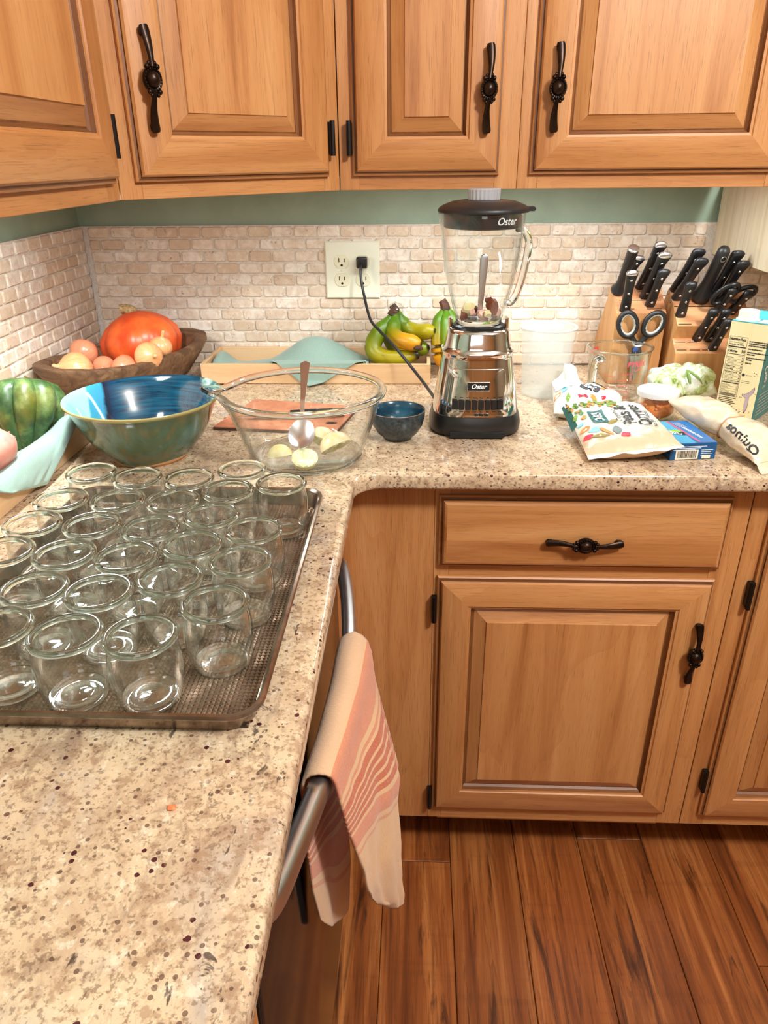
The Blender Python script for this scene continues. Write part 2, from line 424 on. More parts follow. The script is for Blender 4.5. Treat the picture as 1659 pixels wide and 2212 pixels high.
# ---- wall tiles (tumbled travertine, one inch by two, running bond)
G2, G1 = .0508, .0254
def tile_mesh(wd, seed):
    rnd = random.Random(seed); h = G1 - .0024; wd -= .0024; c = .0032
    def outline(ins, j):
        x, z = wd/2 - ins, h/2 - ins
        pts = [(-x+c, -z), (x-c, -z), (x, -z+c), (x, z-c), (x-c, z), (-x+c, z), (-x, z-c), (-x, -z+c)]
        return [(a+rnd.uniform(-j, j), b+rnd.uniform(-j, j)) for a, b in pts]
    o = outline(0, .0005); d = rnd.uniform(-.0005, .0005)
    i = [(a*(1-.0022/wd*2), b*(1-.0022/h*2)) for a, b in o]
    bm = rings([[(a, .008, b) for a, b in o], [(a, .0024, b) for a, b in o], [(a, d + rnd.uniform(-.0003, .0003), b) for a, b in i]], True, False, True)
    bmesh.ops.recalc_face_normals(bm, faces=bm.faces[:])
    me = bpy.data.meshes.new('tile'); bm.to_mesh(me); bm.free(); me.materials.append(M['tile'])
    return me
tiles_full = [tile_mesh(G2, s) for s in range(8)]; tiles_half = [tile_mesh(G1, 20+s) for s in range(4)]
def lay_tiles(parent, on_left, nrow, xmax, is_part):
    rest = bmesh.new()
    for r in range(nrow):
        z = CT + .0008 + G1*(r + .5); odd = (nrow - 1 - r) % 2
        x = .0 if on_left else .0085
        first = True
        while x < xmax - .01:
            wd = G1 if (odd and first) else G2
            first = False
            half = wd == G1 or x + wd > xmax + .004
            if half and wd == G2: wd = G1
            me = random.choice(tiles_half if half else tiles_full)
            cx = x + wd/2
            mt = Matrix.Translation((.0, -cx, z)) @ Matrix.Rotation(PI/2, 4, 'Z') if on_left else Matrix.Translation((cx, 0, z))
            flip = Matrix.Rotation(PI*random.randint(0, 1), 4, 'Y')
            if is_part(cx, r):
                o = bpy.data.objects.new('tile', me); COL.objects.link(o); o.parent = parent; o.matrix_local = mt @ flip
            else:
                nb = bmesh.new(); nb.from_mesh(me); xform(nb, mt @ flip); merge(rest, nb)
            x += wd
    if len(rest.verts): tag(obj('tiles_beyond', rest, M['tile'], parent, smooth=None), kind='stuff')
    else: rest.free()
obj('grout', box(-.012, 1.80, .0032, .012, CT, CT+12*G1+.0015), M['grout'], wall_back, smooth=None)
lay_tiles(wall_back, False, 12, 1.3545, lambda x, r: not ((x < .25 and r < 3) or (x > 1.17 and r < 6)))
rest2 = bmesh.new()
for r in range(10):
    for k in range(9):
        nb = bmesh.new(); nb.from_mesh(random.choice(tiles_full))
        xform(nb, Matrix.Translation((1.358 + G2*(k+.5) + (G1 if r % 2 else 0), 0, CT + .0008 + G1*(r+.5)))); merge(rest2, nb)
tag(obj('tiles_under_the_side_cabinet', rest2, M['tile'], wall_back, smooth=None), kind='stuff')
obj('grout', box(-.012, -.0032, -1.30, .0, CT, CT+12*G1+.0015), M['grout'], wall_left, smooth=None)
lay_tiles(wall_left, True, 12, .76, lambda x, r: not (x > .62 and r < 5))

# ---- floor planks
PW = .1397
def plank_mesh(L):
    bm = box(-PW/2+.0006, PW/2-.0006, -L/2+.0006, L/2-.0006, -.008, 0, .0012)
    me = bpy.data.meshes.new('plank'); bm.to_mesh(me); bm.free(); me.materials.append(M['plank']); return me
joints = {0: [-.18], -1: [-.6105], 1: [-.1], 2: [-.54, -1.55], 3: [-1.2], 4: [-.8115], 5: [-1.35], -2: [-1.0], 6: [-.7], 7: [-1.3], -3: [-.9], -4: [-1.4]}
pm = {}
for k in range(-6, 18):
    js = joints.get(k, [-.5-.37*(k % 3)])
    ys = [0.0] + js
    while ys[-1] > YF: ys.append(max(YF, ys[-1] - 1.22))
    for a, b in zip(ys, ys[1:]):
        L = round(a - b, 4)
        if L < .02: continue
        if L not in pm: pm[L] = plank_mesh(L)
        o = bpy.data.objects.new('plank', pm[L]); COL.objects.link(o); o.parent = floor
        o.location = (.8204 + PW*(k + .5), (a+b)/2, 0)

# ================================================================== CABINETS
def ring_strip(x0, x1, z0, z1, prof, side):
    """one mitred side of a picture-frame moulding. prof: (inset, out) pairs, out = distance proud of y=0 (towards -y)"""
    rs = []
    for ins, out in prof:
        a, b, c, d = (x0+ins, z0+ins), (x1-ins, z0+ins), (x1-ins, z1-ins), (x0+ins, z1-ins)
        p, q = {'bottom': (a, b), 'right': (b, c), 'top': (c, d), 'left': (d, a)}[side]
        rs.append([(p[0], -out, p[1]), (q[0], -out, q[1])])
    return rings(rs, closed=False)
DOOR_PROF = [(0, .001), (0, .0065), (.0025, .0088), (.0062, .0092), (.0064, .0125), (.009, .0165), (.0128, .018), (.053, .018), (.0545, .0155), (.0585, .0148), (.0600, .0085), (.0635, .0045)]
def wood_pick(side): return 'z' if side in ('left', 'right') else 'x'
def raised_door(parent, x0, x1, z0, z1, pull=None, hinges=(), y=0.0, prof=DOOR_PROF, panel=True, name='door'):
    """door = thin core; its stiles, rails, raised panel, pull and hinges are sub-parts"""
    core = obj(name, box(x0+.004, x1-.004, y-.0045, y-.0005, z0+.004, z1-.004), M['oak_z'], parent, smooth=None)
    T = Matrix.Translation((0, y, 0))
    for side in ('left', 'right', 'top', 'bottom'):
        bm = xform(ring_strip(x0, x1, z0, z1, prof, side), T)
        w_ = wood_pick(side)
        o = obj('stile' if side in ('left', 'right') else 'rail', bm, [M['oak_'+w_], M['oak_glaze_'+w_]], core, smooth=22)
        bpy.context.view_layer.update()
        for i, p in enumerate(o.data.polygons):
            ins = prof[i][0] if i < len(prof) else 0
            if i in (2, 3, len(prof)-3, len(prof)-2): p.material_index = 1
    if panel:
        ins = .0615
        a = [(ins, .0040), (ins+.004, .0055), (ins+.0245, .0150), (ins+.0255, .0172)]
        rs = []
        for i_, out in a:
            rs.append([(x0+i_, y-out, z0+i_), (x1-i_, y-out, z0+i_), (x1-i_, y-out, z1-i_), (x0+i_, y-out, z1-i_)])
        o = obj('raised_panel', rings(rs, True, False, True), [M['oak_z'], M['oak_glaze_z'], M['oak_x']], core, smooth=None)
        for p in o.data.polygons:
            if p.index < 4: p.material_index = 1
            elif p.index < 8 and p.index in (4, 6): p.material_index = 2
    for hx, hz in hinges:
        bm = box(hx-.0045, hx+.0045, y-.013, y-.0005, hz-.024, hz+.024, .0012)
        tube([(hx, y-.013, hz-.026), (hx, y-.013, hz+.026)], .0042, 8, bm=bm)
        obj('hinge', bm, M['black_hinge'], core)
    if pull: add_pull(core, *pull, y=y-.018)
    return core
def pull_bm():
    """ornate twisted-arm cabinet pull, long axis z, mounted on the plane y=0"""
    bm = bmesh.new()
    for s in (-1, 1):
        n = 15; path = []; rr = []; fl = []
        for i in range(n):
            t = i/(n-1)
            z = s*(.014 + .048*t)
            x = s*.0022*math.sin(PI*t)*(1 if s > 0 else 1)
            yv = -.019 + .0105*t**1.5 + .0025*math.sin(PI*t)
            path.append((x, yv, z)); wd = .0036 + .0032*max(0, math.sin((t-.12)*PI/1.9))**1.2
            rr.append(1); fl.append((wd if t < .97 else wd*.8, .0032))
        tube(path, rr, 10, True, bm, Vector((0, -1, 0)), fl)
        box(-.0048, .0048, -.010, 0, *sorted((s*.050, s*.061)), .002, bm=bm)
        for sx in (-1, 1):
            blob((sx*.0072, -.0185, s*.0145), (.0036, .0034, .0036), 2, bm=bm)
            blob((sx*.0045, -.0185, s*.0185), (.0026, .0026, .0034), 1, bm=bm)
    rs = []
    for r, yv in ((.0, -.010), (.012, -.0105), (.0148, -.0135), (.0150, -.0165), (.0135, -.0188), (.0118, -.0186), (.0105, -.0180), (.0098, -.0195), (.0082, -.0228), (.0050, -.0252), (.0001, -.026)):
        rs.append([(max(r, .0001)*.93*math.cos(2*PI*k/28), yv, max(r, .0001)*1.06*math.sin(2*PI*k/28)) for k in range(28)])
    rings(rs, True, True, True, bm)
    for k in range(20):
        a = 2*PI*k/20
        blob((.0113*math.cos(a), -.0190, .0126*math.sin(a)), .0015, 1, bm=bm)
    tube([(0, 0, 0), (0, -.014, 0)], .006, 10, bm=bm)
    return bm
_pull = None
def add_pull(parent, x, z, flat=False, y=0.0):
    global _pull
    if _pull is None:
        o = obj('pull', pull_bm(), M['iron'], parent, smooth=50); _pull = o.data
    else: o = obj('pull', _pull, None, parent)
    o.location = (x, y, z)
    if flat: o.rotation_euler = (0, PI/2, 0)
    return o
def frame_part(parent, name, x0, x1, z0, z1, w_, y0=0.0, y1=.019):
    return obj(name, box(x0, x1, y0, y1, z0, z1, .0008), M['oak_'+w_], parent, smooth=None)
ZT = 2.08
# -- wall cabinet on the left wall (local x runs along the wall, -y is the face)
t = thing('wall_cabinet', 'oak wall cabinet at far left, mounted on the left wall, only its door corner showing', 'cabinet', (.325, -1.10, 0), PI/2)
tag(t, group='oak upper cabinets')
obj('case', box(0, .494, .019, .330, 1.322, ZT), M['oak_z'], t, smooth=None)
frame_part(t, 'frame_stile', .452, .4955, 1.3005, ZT, 'z'); frame_part(t, 'frame_stile', 0, .04, 1.3005, ZT, 'z')
frame_part(t, 'frame_rail', .04, .452, 1.3005, 1.338, 'x'); frame_part(t, 'frame_rail', .04, .452, ZT-.04, ZT, 'x')
raised_door(t, .020, .470, 1.323, ZT-.02, None, ((.4745, 1.379), (.4745, 1.96)))
# -- diagonal corner cabinet
S2 = math.sqrt(.5)
t = thing('corner_cabinet', 'diagonal oak corner wall cabinet with one door and a dark pull at its left', 'cabinet', (.325, -.604, 0), PI/4)
tag(t, group='oak upper cabinets')
DW = (.604-.325)/S2
def loc_diag(x, y):
    d = Vector((x-.325, y+.604, 0)); return (d.x*S2 + d.y*S2, -d.x*S2 + d.y*S2)
poly = [(.018, .019), (DW-.018, .019), loc_diag(.6035, -.3), loc_diag(.6035, .008), loc_diag(-.008, .008), loc_diag(-.008, -.6035), loc_diag(.3, -.6035)]
obj('case', prism(poly, 1.322, ZT, axis='z'), M['oak_z'], t, smooth=None)
frame_part(t, 'frame_stile', 0.001, .034, 1.3005, ZT, 'z'); frame_part(t, 'frame_stile', DW-.034, DW-.0005, 1.3005, ZT, 'z')
frame_part(t, 'frame_rail', .034, DW-.034, 1.3005, 1.338, 'x'); frame_part(t, 'frame_rail', .034, DW-.034, ZT-.04, ZT, 'x')
raised_door(t, .024, .367, 1.323, ZT-.02, (.0535, 1.4465), ((.3715, 1.380), (.3715, 1.96)))
# -- narrow cabinet
t = thing('wall_cabinet', 'narrow oak wall cabinet above the blender, dark pull at its right edge', 'cabinet', (.604, -.325, 0))
tag(t, group='oak upper cabinets')
obj('case', box(.001, .2995, .019, .333, 1.322, ZT), M['oak_z'], t, smooth=None)
frame_part(t, 'frame_stile', .0005, .034, 1.3005, ZT, 'z'); frame_part(t, 'frame_stile', .262, .2997, 1.3005, ZT, 'z')
frame_part(t, 'frame_rail', .034, .262, 1.3005, 1.338, 'x'); frame_part(t, 'frame_rail', .034, .262, ZT-.04, ZT, 'x')
raised_door(t, .0235, .2695, 1.323, ZT-.02, (.244, 1.4465), ((.0185, 1.380), (.0185, 1.96)))
# -- wide cabinet on the right
t = thing('wall_cabinet', 'wide oak wall cabinet at upper right, dark pull at the left edge of its door', 'cabinet', (.904, -.325, 0))
tag(t, group='oak upper cabinets')
obj('case', box(.0005, .4575, .019, .333, 1.322, ZT), M['oak_z'], t, smooth=None)
frame_part(t, 'frame_stile', .0003, .034, 1.3005, ZT, 'z'); frame_part(t, 'frame_stile', .412, .458, 1.3005, ZT, 'z')
frame_part(t, 'frame_rail', .034, .412, 1.3005, 1.338, 'x'); frame_part(t, 'frame_rail', .034, .412, ZT-.04, ZT, 'x')
raised_door(t, .0195, .4245, 1.323, ZT-.02, (.0515, 1.4465), ((.429, 1.380), (.429, 1.96)))
# -- small whitewashed cabinet hanging under it, only its side is seen
t = thing('side_cabinet', 'whitewashed wooden side panel of a small cabinet hanging above the knives', 'cabinet', (1.372, 0, 0))
obj('side_panel', box(0, .018, -.322, .002, 1.156, 1.2995, .0006), M['pickled'], t, smooth=None)
obj('case', box(.018, .42, -.318, .002, 1.158, 1.2995), M['pickled'], t, smooth=None)
obj('front_edge', box(.0, .42, -.3245, -.322, 1.156, 1.2995), M['oak_x'], t, smooth=None)

# -- base cabinet with drawer and door
BY = -.61
t = thing('base_cabinet', 'oak base cabinet under the counter with one drawer above one door', 'cabinet', (.60, BY, 0))
tag(t, group='oak base cabinets')
obj('case', box(.012, .676, .019, .598, .134, .884), M['oak_z'], t, smooth=None)
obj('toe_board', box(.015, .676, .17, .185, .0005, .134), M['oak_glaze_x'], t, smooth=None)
obj('batten', box(.19, .641, .020, .038, .108, .134), M['oak_x'], t, smooth=None)
frame_part(t, 'filler_panel', .006, .170, .1325, .8845, 'z')
frame_part(t, 'frame_stile', .1704, .196, .1325, .8845, 'z'); frame_part(t, 'frame_stile', .630, .6765, .1325, .8845, 'z')
for z0, z1 in ((.1325, .186), (.695, .745), (.847, .8845)): frame_part(t, 'frame_rail', .196, .630, z0, z1, 'x')
DRAWER_PROF = DOOR_PROF[:7]
dr = obj('drawer', box(.1902, .6313, -.0184, -.0005, .7432, .8478), M['oak_x'], t, smooth=None)
for side in ('left', 'right', 'top', 'bottom'):
    w_ = wood_pick(side)
    o = obj('edge_moulding', ring_strip(.1775, .644, .7305, .8605, [(a, b+.0004) for a, b in DRAWER_PROF], side), [M['oak_x'], M['oak_glaze_x']], dr, smooth=22)
    for i in (2, 3): o.data.polygons[i].material_index = 1
add_pull(dr, .4125, .7855, True, -.0185)
raised_door(t, .1775, .6415, .169, .709, (.6235, .570), ((.1725, .645), (.1725, .197)))
# -- next base cabinet, at the right edge
t = thing('base_cabinet', 'oak base cabinet cut off at the right edge, tall door and black hinge', 'cabinet', (1.2775, BY, 0))
tag(t, group='oak base cabinets')
obj('case', box(.001, .45, .019, .598, .134, .884), M['oak_z'], t, smooth=None)
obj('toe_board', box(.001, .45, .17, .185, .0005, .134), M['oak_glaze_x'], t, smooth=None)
frame_part(t, 'frame_stile', .0006, .045, .1325, .8845, 'z'); frame_part(t, 'frame_stile', .41, .45, .1325, .8845, 'z')
frame_part(t, 'frame_rail', .045, .41, .1325, .186, 'x'); frame_part(t, 'frame_rail', .045, .41, .842, .8845, 'x')
raised_door(t, .030, .43, .166, .858, None, ((.0245, .682), (.0245, .26)))

# -- counter, an L with a rounded inner corner
XE, YE = .646, -.655
def arc(cx, cy, r, a0, a1, n=7): return [(cx + r*math.cos(a0+(a1-a0)*i/n), cy + r*math.sin(a0+(a1-a0)*i/n)) for i in range(n+1)]
outline = [(.001, -2.15), (XE, -2.15)] + [(XE, -1.6), (XE, -1.2)] + arc(XE+.045, YE-.045, .045, PI, PI/2) + [(1.2, YE), (1.80, YE), (1.80, -.001), (.001, -.001)]
bm = prism(outline, CT-.0285, CT, axis='z')
edge = [e for e in bm.edges if len(e.link_faces) == 2 and e.calc_face_angle(0) > 1.2 and abs(e.verts[0].co.z - e.verts[1].co.z) < 1e-4
        and max(v.co.x for v in e.verts) > .5 and min(v.co.y for v in e.verts) < -.1 and min(v.co.x for v in e.verts) > .3 and max(v.co.x for v in e.verts) < 1.79 or
        (len(e.link_faces) == 2 and abs(e.verts[0].co.y - YE) < 1e-4 and abs(e.verts[1].co.y - YE) < 1e-4 and abs(e.verts[0].co.z - e.verts[1].co.z) < 1e-4)]
bmesh.ops.bevel(bm, geom=list(set(edge)), offset=.0065, segments=3, affect='EDGES', profile=.5)
ctop = obj('countertop', bm, M['granite'], smooth=60)
for p in ctop.data.polygons:
    if p.area > .02: p.use_smooth = False      # keeps the big flat faces mirror flat up to their rounded edge
tag(ctop, 'polished speckled tan granite countertop with a rounded inside corner', 'countertop')

# -- dishwasher under the left counter leg
t = thing('dishwasher', 'glossy dark dishwasher under the left counter, with a bowed steel towel bar handle', 'dishwasher', (.60, -1.015, 0))
obj('tub', box(-.55, .0, -.313, .313, .02, .880), M['black_soft'], t, smooth=None)
obj('door_panel', box(.0, .016, -.313, .313, .118, .872, .003, 2), M['black_gloss'], t)
obj('toe_plate', box(-.06, -.045, -.313, .313, .001, .11), M['black_soft'], t, smooth=None)
hp = [(.014, .277, .797), (.028, .270, .797), (.043, .20, .797), (.055, .10, .798), (.0595, .01, .798), (.057, -.08, .799), (.0475, -.16, .80), (.036, -.23, .805), (.0255, -.285, .81), (.012, -.300, .81)]
pth = smooth_path(hp, 6); rs = []
for i, p in enumerate(pth):
    a, b = frame_at(pth[min(i+1, len(pth)-1)] - pth[max(i-1, 0)])
    rs.append([p + a*(.0098*math.copysign(abs(math.cos(q))**.6, math.cos(q))) + b*(.0150*math.copysign(abs(math.sin(q))**.7, math.sin(q))) for q in [2*PI*k/20 for k in range(20)]])
obj('handle', rings(rs, True, True, True), M['steel'], t, smooth=40)
for yy, zz in ((.276, .797), (-.298, .810)): obj('handle_foot', box(.0135, .021, yy-.013, yy+.013, zz-.016, zz+.016, .003), M['steel'], t)
t = thing('filler_cabinet', 'narrow oak filler between the dishwasher and the corner cabinet', 'cabinet', (.60, -.66, 0))
obj('case', box(-.03, .010, -.040, .045, .10, .884, .001), M['oak_z'], t, smooth=None)
t = thing('base_cabinet', 'oak base cabinet under the near end of the left counter', 'cabinet', (.60, -1.331, 0))
tag(t, group='oak base cabinets')
obj('case', box(-.55, .0, -.78, -.002, .10, .884), M['oak_z'], t, smooth=None)
obj('side_stile', box(.0, .012, -.05, -.002, .10, .884, .001), M['oak_z'], t, smooth=None)
obj('door', box(.0, .018, -.5, -.055, .13, .86, .003), M['oak_z'], t, smooth=None)

# ================================================================== LEFT COUNTER
# ---- half sheet pan
t = thing('baking_sheet', 'dark rimmed baking sheet with a diamond embossed bottom, full of empty jars', 'baking sheet', (.44, -.997, CT))
HX, HY = .167, .2295
def rrect(hx, hy, r, z, n=6, inset=0.0):
    out = []
    hx -= inset; hy -= inset; r = max(r - inset*.6, .004)
    for cx, cy, a in ((hx-r, hy-r, 0), (-hx+r, hy-r, PI/2), (-hx+r, -hy+r, PI), (hx-r, -hy+r, 1.5*PI)):
        for i in range(n+1):
            b = a + PI/2*i/n; out.append((cx + r*math.cos(b), cy + r*math.sin(b), z))
    return out
prof = [(.0075, .0008), (.0052, .0010), (.0016, .0175), (.0012, .0215), (-.0015, .0240), (-.0042, .0232), (-.0052, .0205), (-.0040, .0182), (-.0020, .0185)]
rs = [rrect(HX, HY, .026, z, 6, i) for i, z in prof]
inner = [rrect(HX, HY, .026, z, 6, i) for i, z in ((.0012, .0212), (.0026, .0175), (.0066, .0022), (.009, .0016))]
obj('rim', rings(rs[::-1] + inner, True), M['baking'], t, smooth=40)
bm = bmesh.new(); P = .0046
nx, ny = int((HX-.008)*2/P), int((HY-.008)*2/P)
x0, y0 = -nx*P/2, -ny*P/2
vv = [[bm.verts.new((x0+i*P, y0+j*P, .0013)) for j in range(ny+1)] for i in range(nx+1)]
for i in range(nx):
    for j in range(ny):
        c = bm.verts.new((x0+(i+.5)*P, y0+(j+.5)*P, .00295))
        q = (vv[i][j], vv[i+1][j], vv[i+1][j+1], vv[i][j+1])
        for k in range(4): bm.faces.new((q[k], q[(k+1) % 4], c))
xf = Matrix.Rotation(0, 4, 'Z')
tag(obj('embossed_bottom', xform(bm, xf), M['baking'], t, smooth=None), kind=None)
obj('base_plate', prism(rrect(HX, HY, .026, 0, 6, .0078), .0004, .0012, axis='z') if False else rings([rrect(HX, HY, .026, .0004, 6, .0078), rrect(HX, HY, .026, .0011, 6, .0078)], True, True, True), M['baking'], t, smooth=None)

# ---- jars: thin belly, thick rolled rim, thick lens shaped bottom
def make_jar(label):
    t = thing('glass_jar', label, 'jar')
    outer = [(.0262, .0005), (.0274, .002), (.0300, .012), (.0318, .026), (.0322, .036), (.0315, .047), (.0301, .056), (.0287, .061), (.0284, .0635)]
    innr = [(.0266, .0635), (.0267, .0605), (.0282, .055), (.0297, .046), (.0303, .036), (.0299, .026), (.0282, .013), (.0250, .0075)]
    obj('belly', lathe(outer + innr, 40), M['glass_thin'], t, smooth=60)
    rim = []
    for k in range(13):
        a = 2*PI*k/12; rim.append((.0289 + .0033*math.cos(a), .0664 + .0036*math.sin(a)))
    obj('rim', lathe(rim, 48), M['glass_rim'], t, smooth=80)
    bot = [(.0001, .0030), (.009, .0026), (.016, .0016), (.0193, .0006), (.0245, .0004), (.0256, .0014), (.0244, .0064), (.0205, .0060), (.0172, .0048), (.011, .0056), (.005, .0068), (.0001, .0072)]
    obj('bottom', lathe(bot, 40), M['glass_base'], t, smooth=60)
    return t
ROWS = [
 ('in front row', [(.372, -1.176), (.438, -1.184), (.504, -1.184)]),
 ('in second row from front', [(.376, -1.112), (.440, -1.116), (.501, -1.090), (.5555, -1.131)]),
 ('in third row from front', [(.308, -1.040), (.375, -1.044), (.442, -1.048), (.502, -1.018), (.562, -1.053)]),
 ('in middle row', [(.308, -.975), (.377, -.976), (.446, -.982), (.505, -.948), (.561, -.983)]),
 ('in second row from back', [(.312, -.911), (.381, -.910), (.448, -.910), (.508, -.880)]),
 ('in back row', [(.315, -.827), (.381, -.842), (.449, -.844), (.511, -.813), (.570, -.856)])]
ORD = ['leftmost', 'second from left', 'third from left', 'fourth from left', 'fifth from left']
jar0 = None
for rn, pts in ROWS:
    n = len(pts)
    for i, (x, y) in enumerate(pts):
        which = 'rightmost' if i == n-1 else ORD[i]
        lab = f'empty glass jar, {which} {rn} of baking sheet'
        if jar0 is None:
            jar0 = make_jar(lab); tag(jar0, group='empty jars on the baking sheet'); jar0.location = (x, y, CT+.003)
        else: dup(jar0, (x, y, CT+.003), random.uniform(0, 6), lab)

# ---- ceramic bowl
t = thing('ceramic_bowl', 'large glazed pottery bowl, green outside and deep blue inside', 'bowl', (.3050, -.5860, CT))
def mk_bowl_out():
    t = NT('mottled_green_glaze'); v = t.coords((1, 1, 1), False); z = t.sep(v)
    n = t.noise(t.coords((1, 1, .45), False), 13, 5, .6, .8); n2 = t.noise(v, 70, 4, .6)
    c = t.ramp(n, [(.34, srgb(50, 70, 66)), (.46, srgb(84, 120, 108)), (.56, srgb(74, 100, 68)), (.68, srgb(116, 98, 48))])
    c = t.mix(t.math('MULTIPLY', n2, .4), c, srgb(44, 76, 82))
    rim = t.ramp(z[2], [(.0945, (0, 0, 0)), (.0985, (1, 1, 1))])
    c = t.mix(rim, c, srgb(176, 160, 96)); t.base(c); t.set(Roughness=.12); t.b.inputs['Coat Weight'].default_value = .4; t.b.inputs['Coat Roughness'].default_value = .06; return t.m
def mk_bowl_in():
    t = NT('deep_blue_glaze'); v = t.coords((1, 1, 1), False); s = t.sep(v)
    n = t.noise(v, 26, 4, .6)
    # dipped areas: a chord at the left, a mottled patch at the right
    d = t.math('ADD', t.math('ADD', t.math('MULTIPLY', s[0], .93), t.math('MULTIPLY', s[1], .36)), t.math('MULTIPLY', n, .012))
    nr = t.noise(t.coords((3, 3, 60), False), 6, 3)
    blue = t.ramp(nr, [(.35, srgb(6, 36, 54)), (.65, srgb(14, 66, 86))])
    k = t.new('ShaderNodeMapRange'); k.inputs[1].default_value = -.14; k.inputs[2].default_value = .16; t.link(d, k.inputs[0])
    f = k.outputs[0]
    msk = t.ramp(f, [(0, srgb(132, 180, 168)), (.195, srgb(132, 180, 168)), (.205, srgb(50, 130, 152)), (.27, srgb(44, 118, 146)), (.285, srgb(20, 26, 40)), (.33, srgb(16, 40, 66))])
    a = t.ramp(f, [(.30, (0, 0, 0)), (.36, (1, 1, 1))])
    c = t.mix(a, msk, blue)
    b = t.ramp(t.math('ADD', f, t.math('MULTIPLY', n, .10)), [(.86, (0, 0, 0)), (.90, (1, 1, 1))])
    c = t.mix(b, c, t.ramp(n, [(.4, srgb(60, 96, 92)), (.6, srgb(170, 200, 180))]))
    t.base(c); t.set(Roughness=.09); t.b.inputs['Coat Weight'].default_value = .5; t.b.inputs['Coat Roughness'].default_value = .04; return t.m
M['bowl_out'] = mk_bowl_out(); M['bowl_in'] = mk_bowl_in()
outp = [(.052, .0), (.058, .0008), (.060, .005), (.0615, .009), (.074, .020), (.089, .038), (.1005, .058), (.1095, .079), (.1175, .094), (.1222, .0985), (.1228, .1005), (.1215, .1022)]
inp = [(.1212, .1022), (.1185, .1010), (.1140, .094), (.1055, .079), (.0965, .058), (.084, .038), (.066, .021), (.04, .012), (.0001, .010)]
wob = lambda a, r, z: ((r + .0008*math.sin(3*a+z*60))*math.cos(a), (r + .0008*math.sin(3*a+z*60))*math.sin(a), z + (.0012*math.sin(2*a) if z > .08 else 0))
obj('outside', lathe(outp, 64, True, False, fn=wob), M['bowl_out'], t, smooth=60)
obj('inside', lathe([(.1216, .1022)] + inp, 64, fn=wob), M['bowl_in'], t, smooth=60)
obj('foot', lathe([(.045, .0), (.0575, .0), (.0605, .004), (.060, .009)], 48), plain('bare_clay', srgb(170, 120, 74), .7), t)

# ---- batter bowl of clear glass
t = thing('glass_bowl', 'large clear glass mixing bowl with a pouring lip, lemon halves inside', 'bowl', (.5610, -.5820, CT))
def lip(a, r, z):
    d = math.atan2(math.sin(a-PI*1.03), math.cos(a-PI*1.03)); k = math.exp(-(d/.17)**2)*max(0, (z-.05)/.059)**3.5
    R_ = r + .026*k
    return (R_*math.cos(a), R_*math.sin(a), z + (.003*k if z > .09 else 0))
go = [(.0001, .0004), (.080, .0004), (.086, .002), (.0895, .006), (.0965, .022), (.106, .048), (.1155, .075), (.1225, .1045)]
gi = [(.1195, .1045), (.1125, .075), (.103, .048), (.0935, .022), (.087, .009), (.080, .0058), (.0001, .0052)]
obj('body', lathe(go + gi, 72, fn=lip), M['glass_bowl'], t, smooth=60)
rim = [(.1245 + .0062*math.cos(2*PI*k/12), .1085 + .0055*math.sin(2*PI*k/12)) for k in range(13)]
obj('rim', lathe(rim, 88, fn=lip), M['glass_clear'], t, smooth=80)
foot = [(.0868 + .0032*math.cos(2*PI*k/10), .0036 + .0032*math.sin(2*PI*k/10)) for k in range(11)]
obj('foot_ring', lathe(foot, 64), M['glass_clear'], t, smooth=80)
# ---- soup spoon standing in it
A, B = Vector((.5610, -.640, CT+.0330)), Vector((.5490, -.468, CT+.126))
t = thing('spoon', 'stainless tablespoon leaning in the glass bowl, its handle up over the rim', 'spoon', A)
d = (B - A); L = d.length; X = d.normalized(); Zn = Vector((1, 0, 0)).cross(X).normalized(); Yn = Zn.cross(X)
if Zn.z < 0: Zn = -Zn; Yn = Zn.cross(X)
mt = Matrix((X, Yn, Zn)).transposed().to_4x4()
bm = bmesh.new(); secs = []
for i in range(40):
    s = i/39; u = s*L
    if u < .062:
        k = u/.062; hw = .0205*math.sqrt(max(0, 1-(2*k-1)**2))**.9 * (1.0 if k < .5 else 1) ; hw = max(hw, .0006)
        if k > .8: hw = max(hw, .0032)
        dep = .0085*max(0, 1-(2*k-.95)**2)
    else:
        k = (u-.062)/(L-.062); hw = .0031 + .0058*k**1.7
        if k > .95: hw *= math.sqrt(max(0.02, 1-((k-.95)/.05)**2))
        dep = 0
    top, botm = [], []
    for j in range(9):
        q = j/8*2-1; zc = -dep*(1-q*q) + (.010*(1-abs(2*s-1))**2 if u > .062 else 0)*.6
        top.append((u, q*hw, zc + .0009)); botm.append((u, q*hw*.98, zc - .0011))
    secs.append(top + botm[::-1])
rings(secs, True, True, True, bm); xform(bm, mt)
obj('spoon_body', bm, M['spoonsteel'], t, smooth=60)
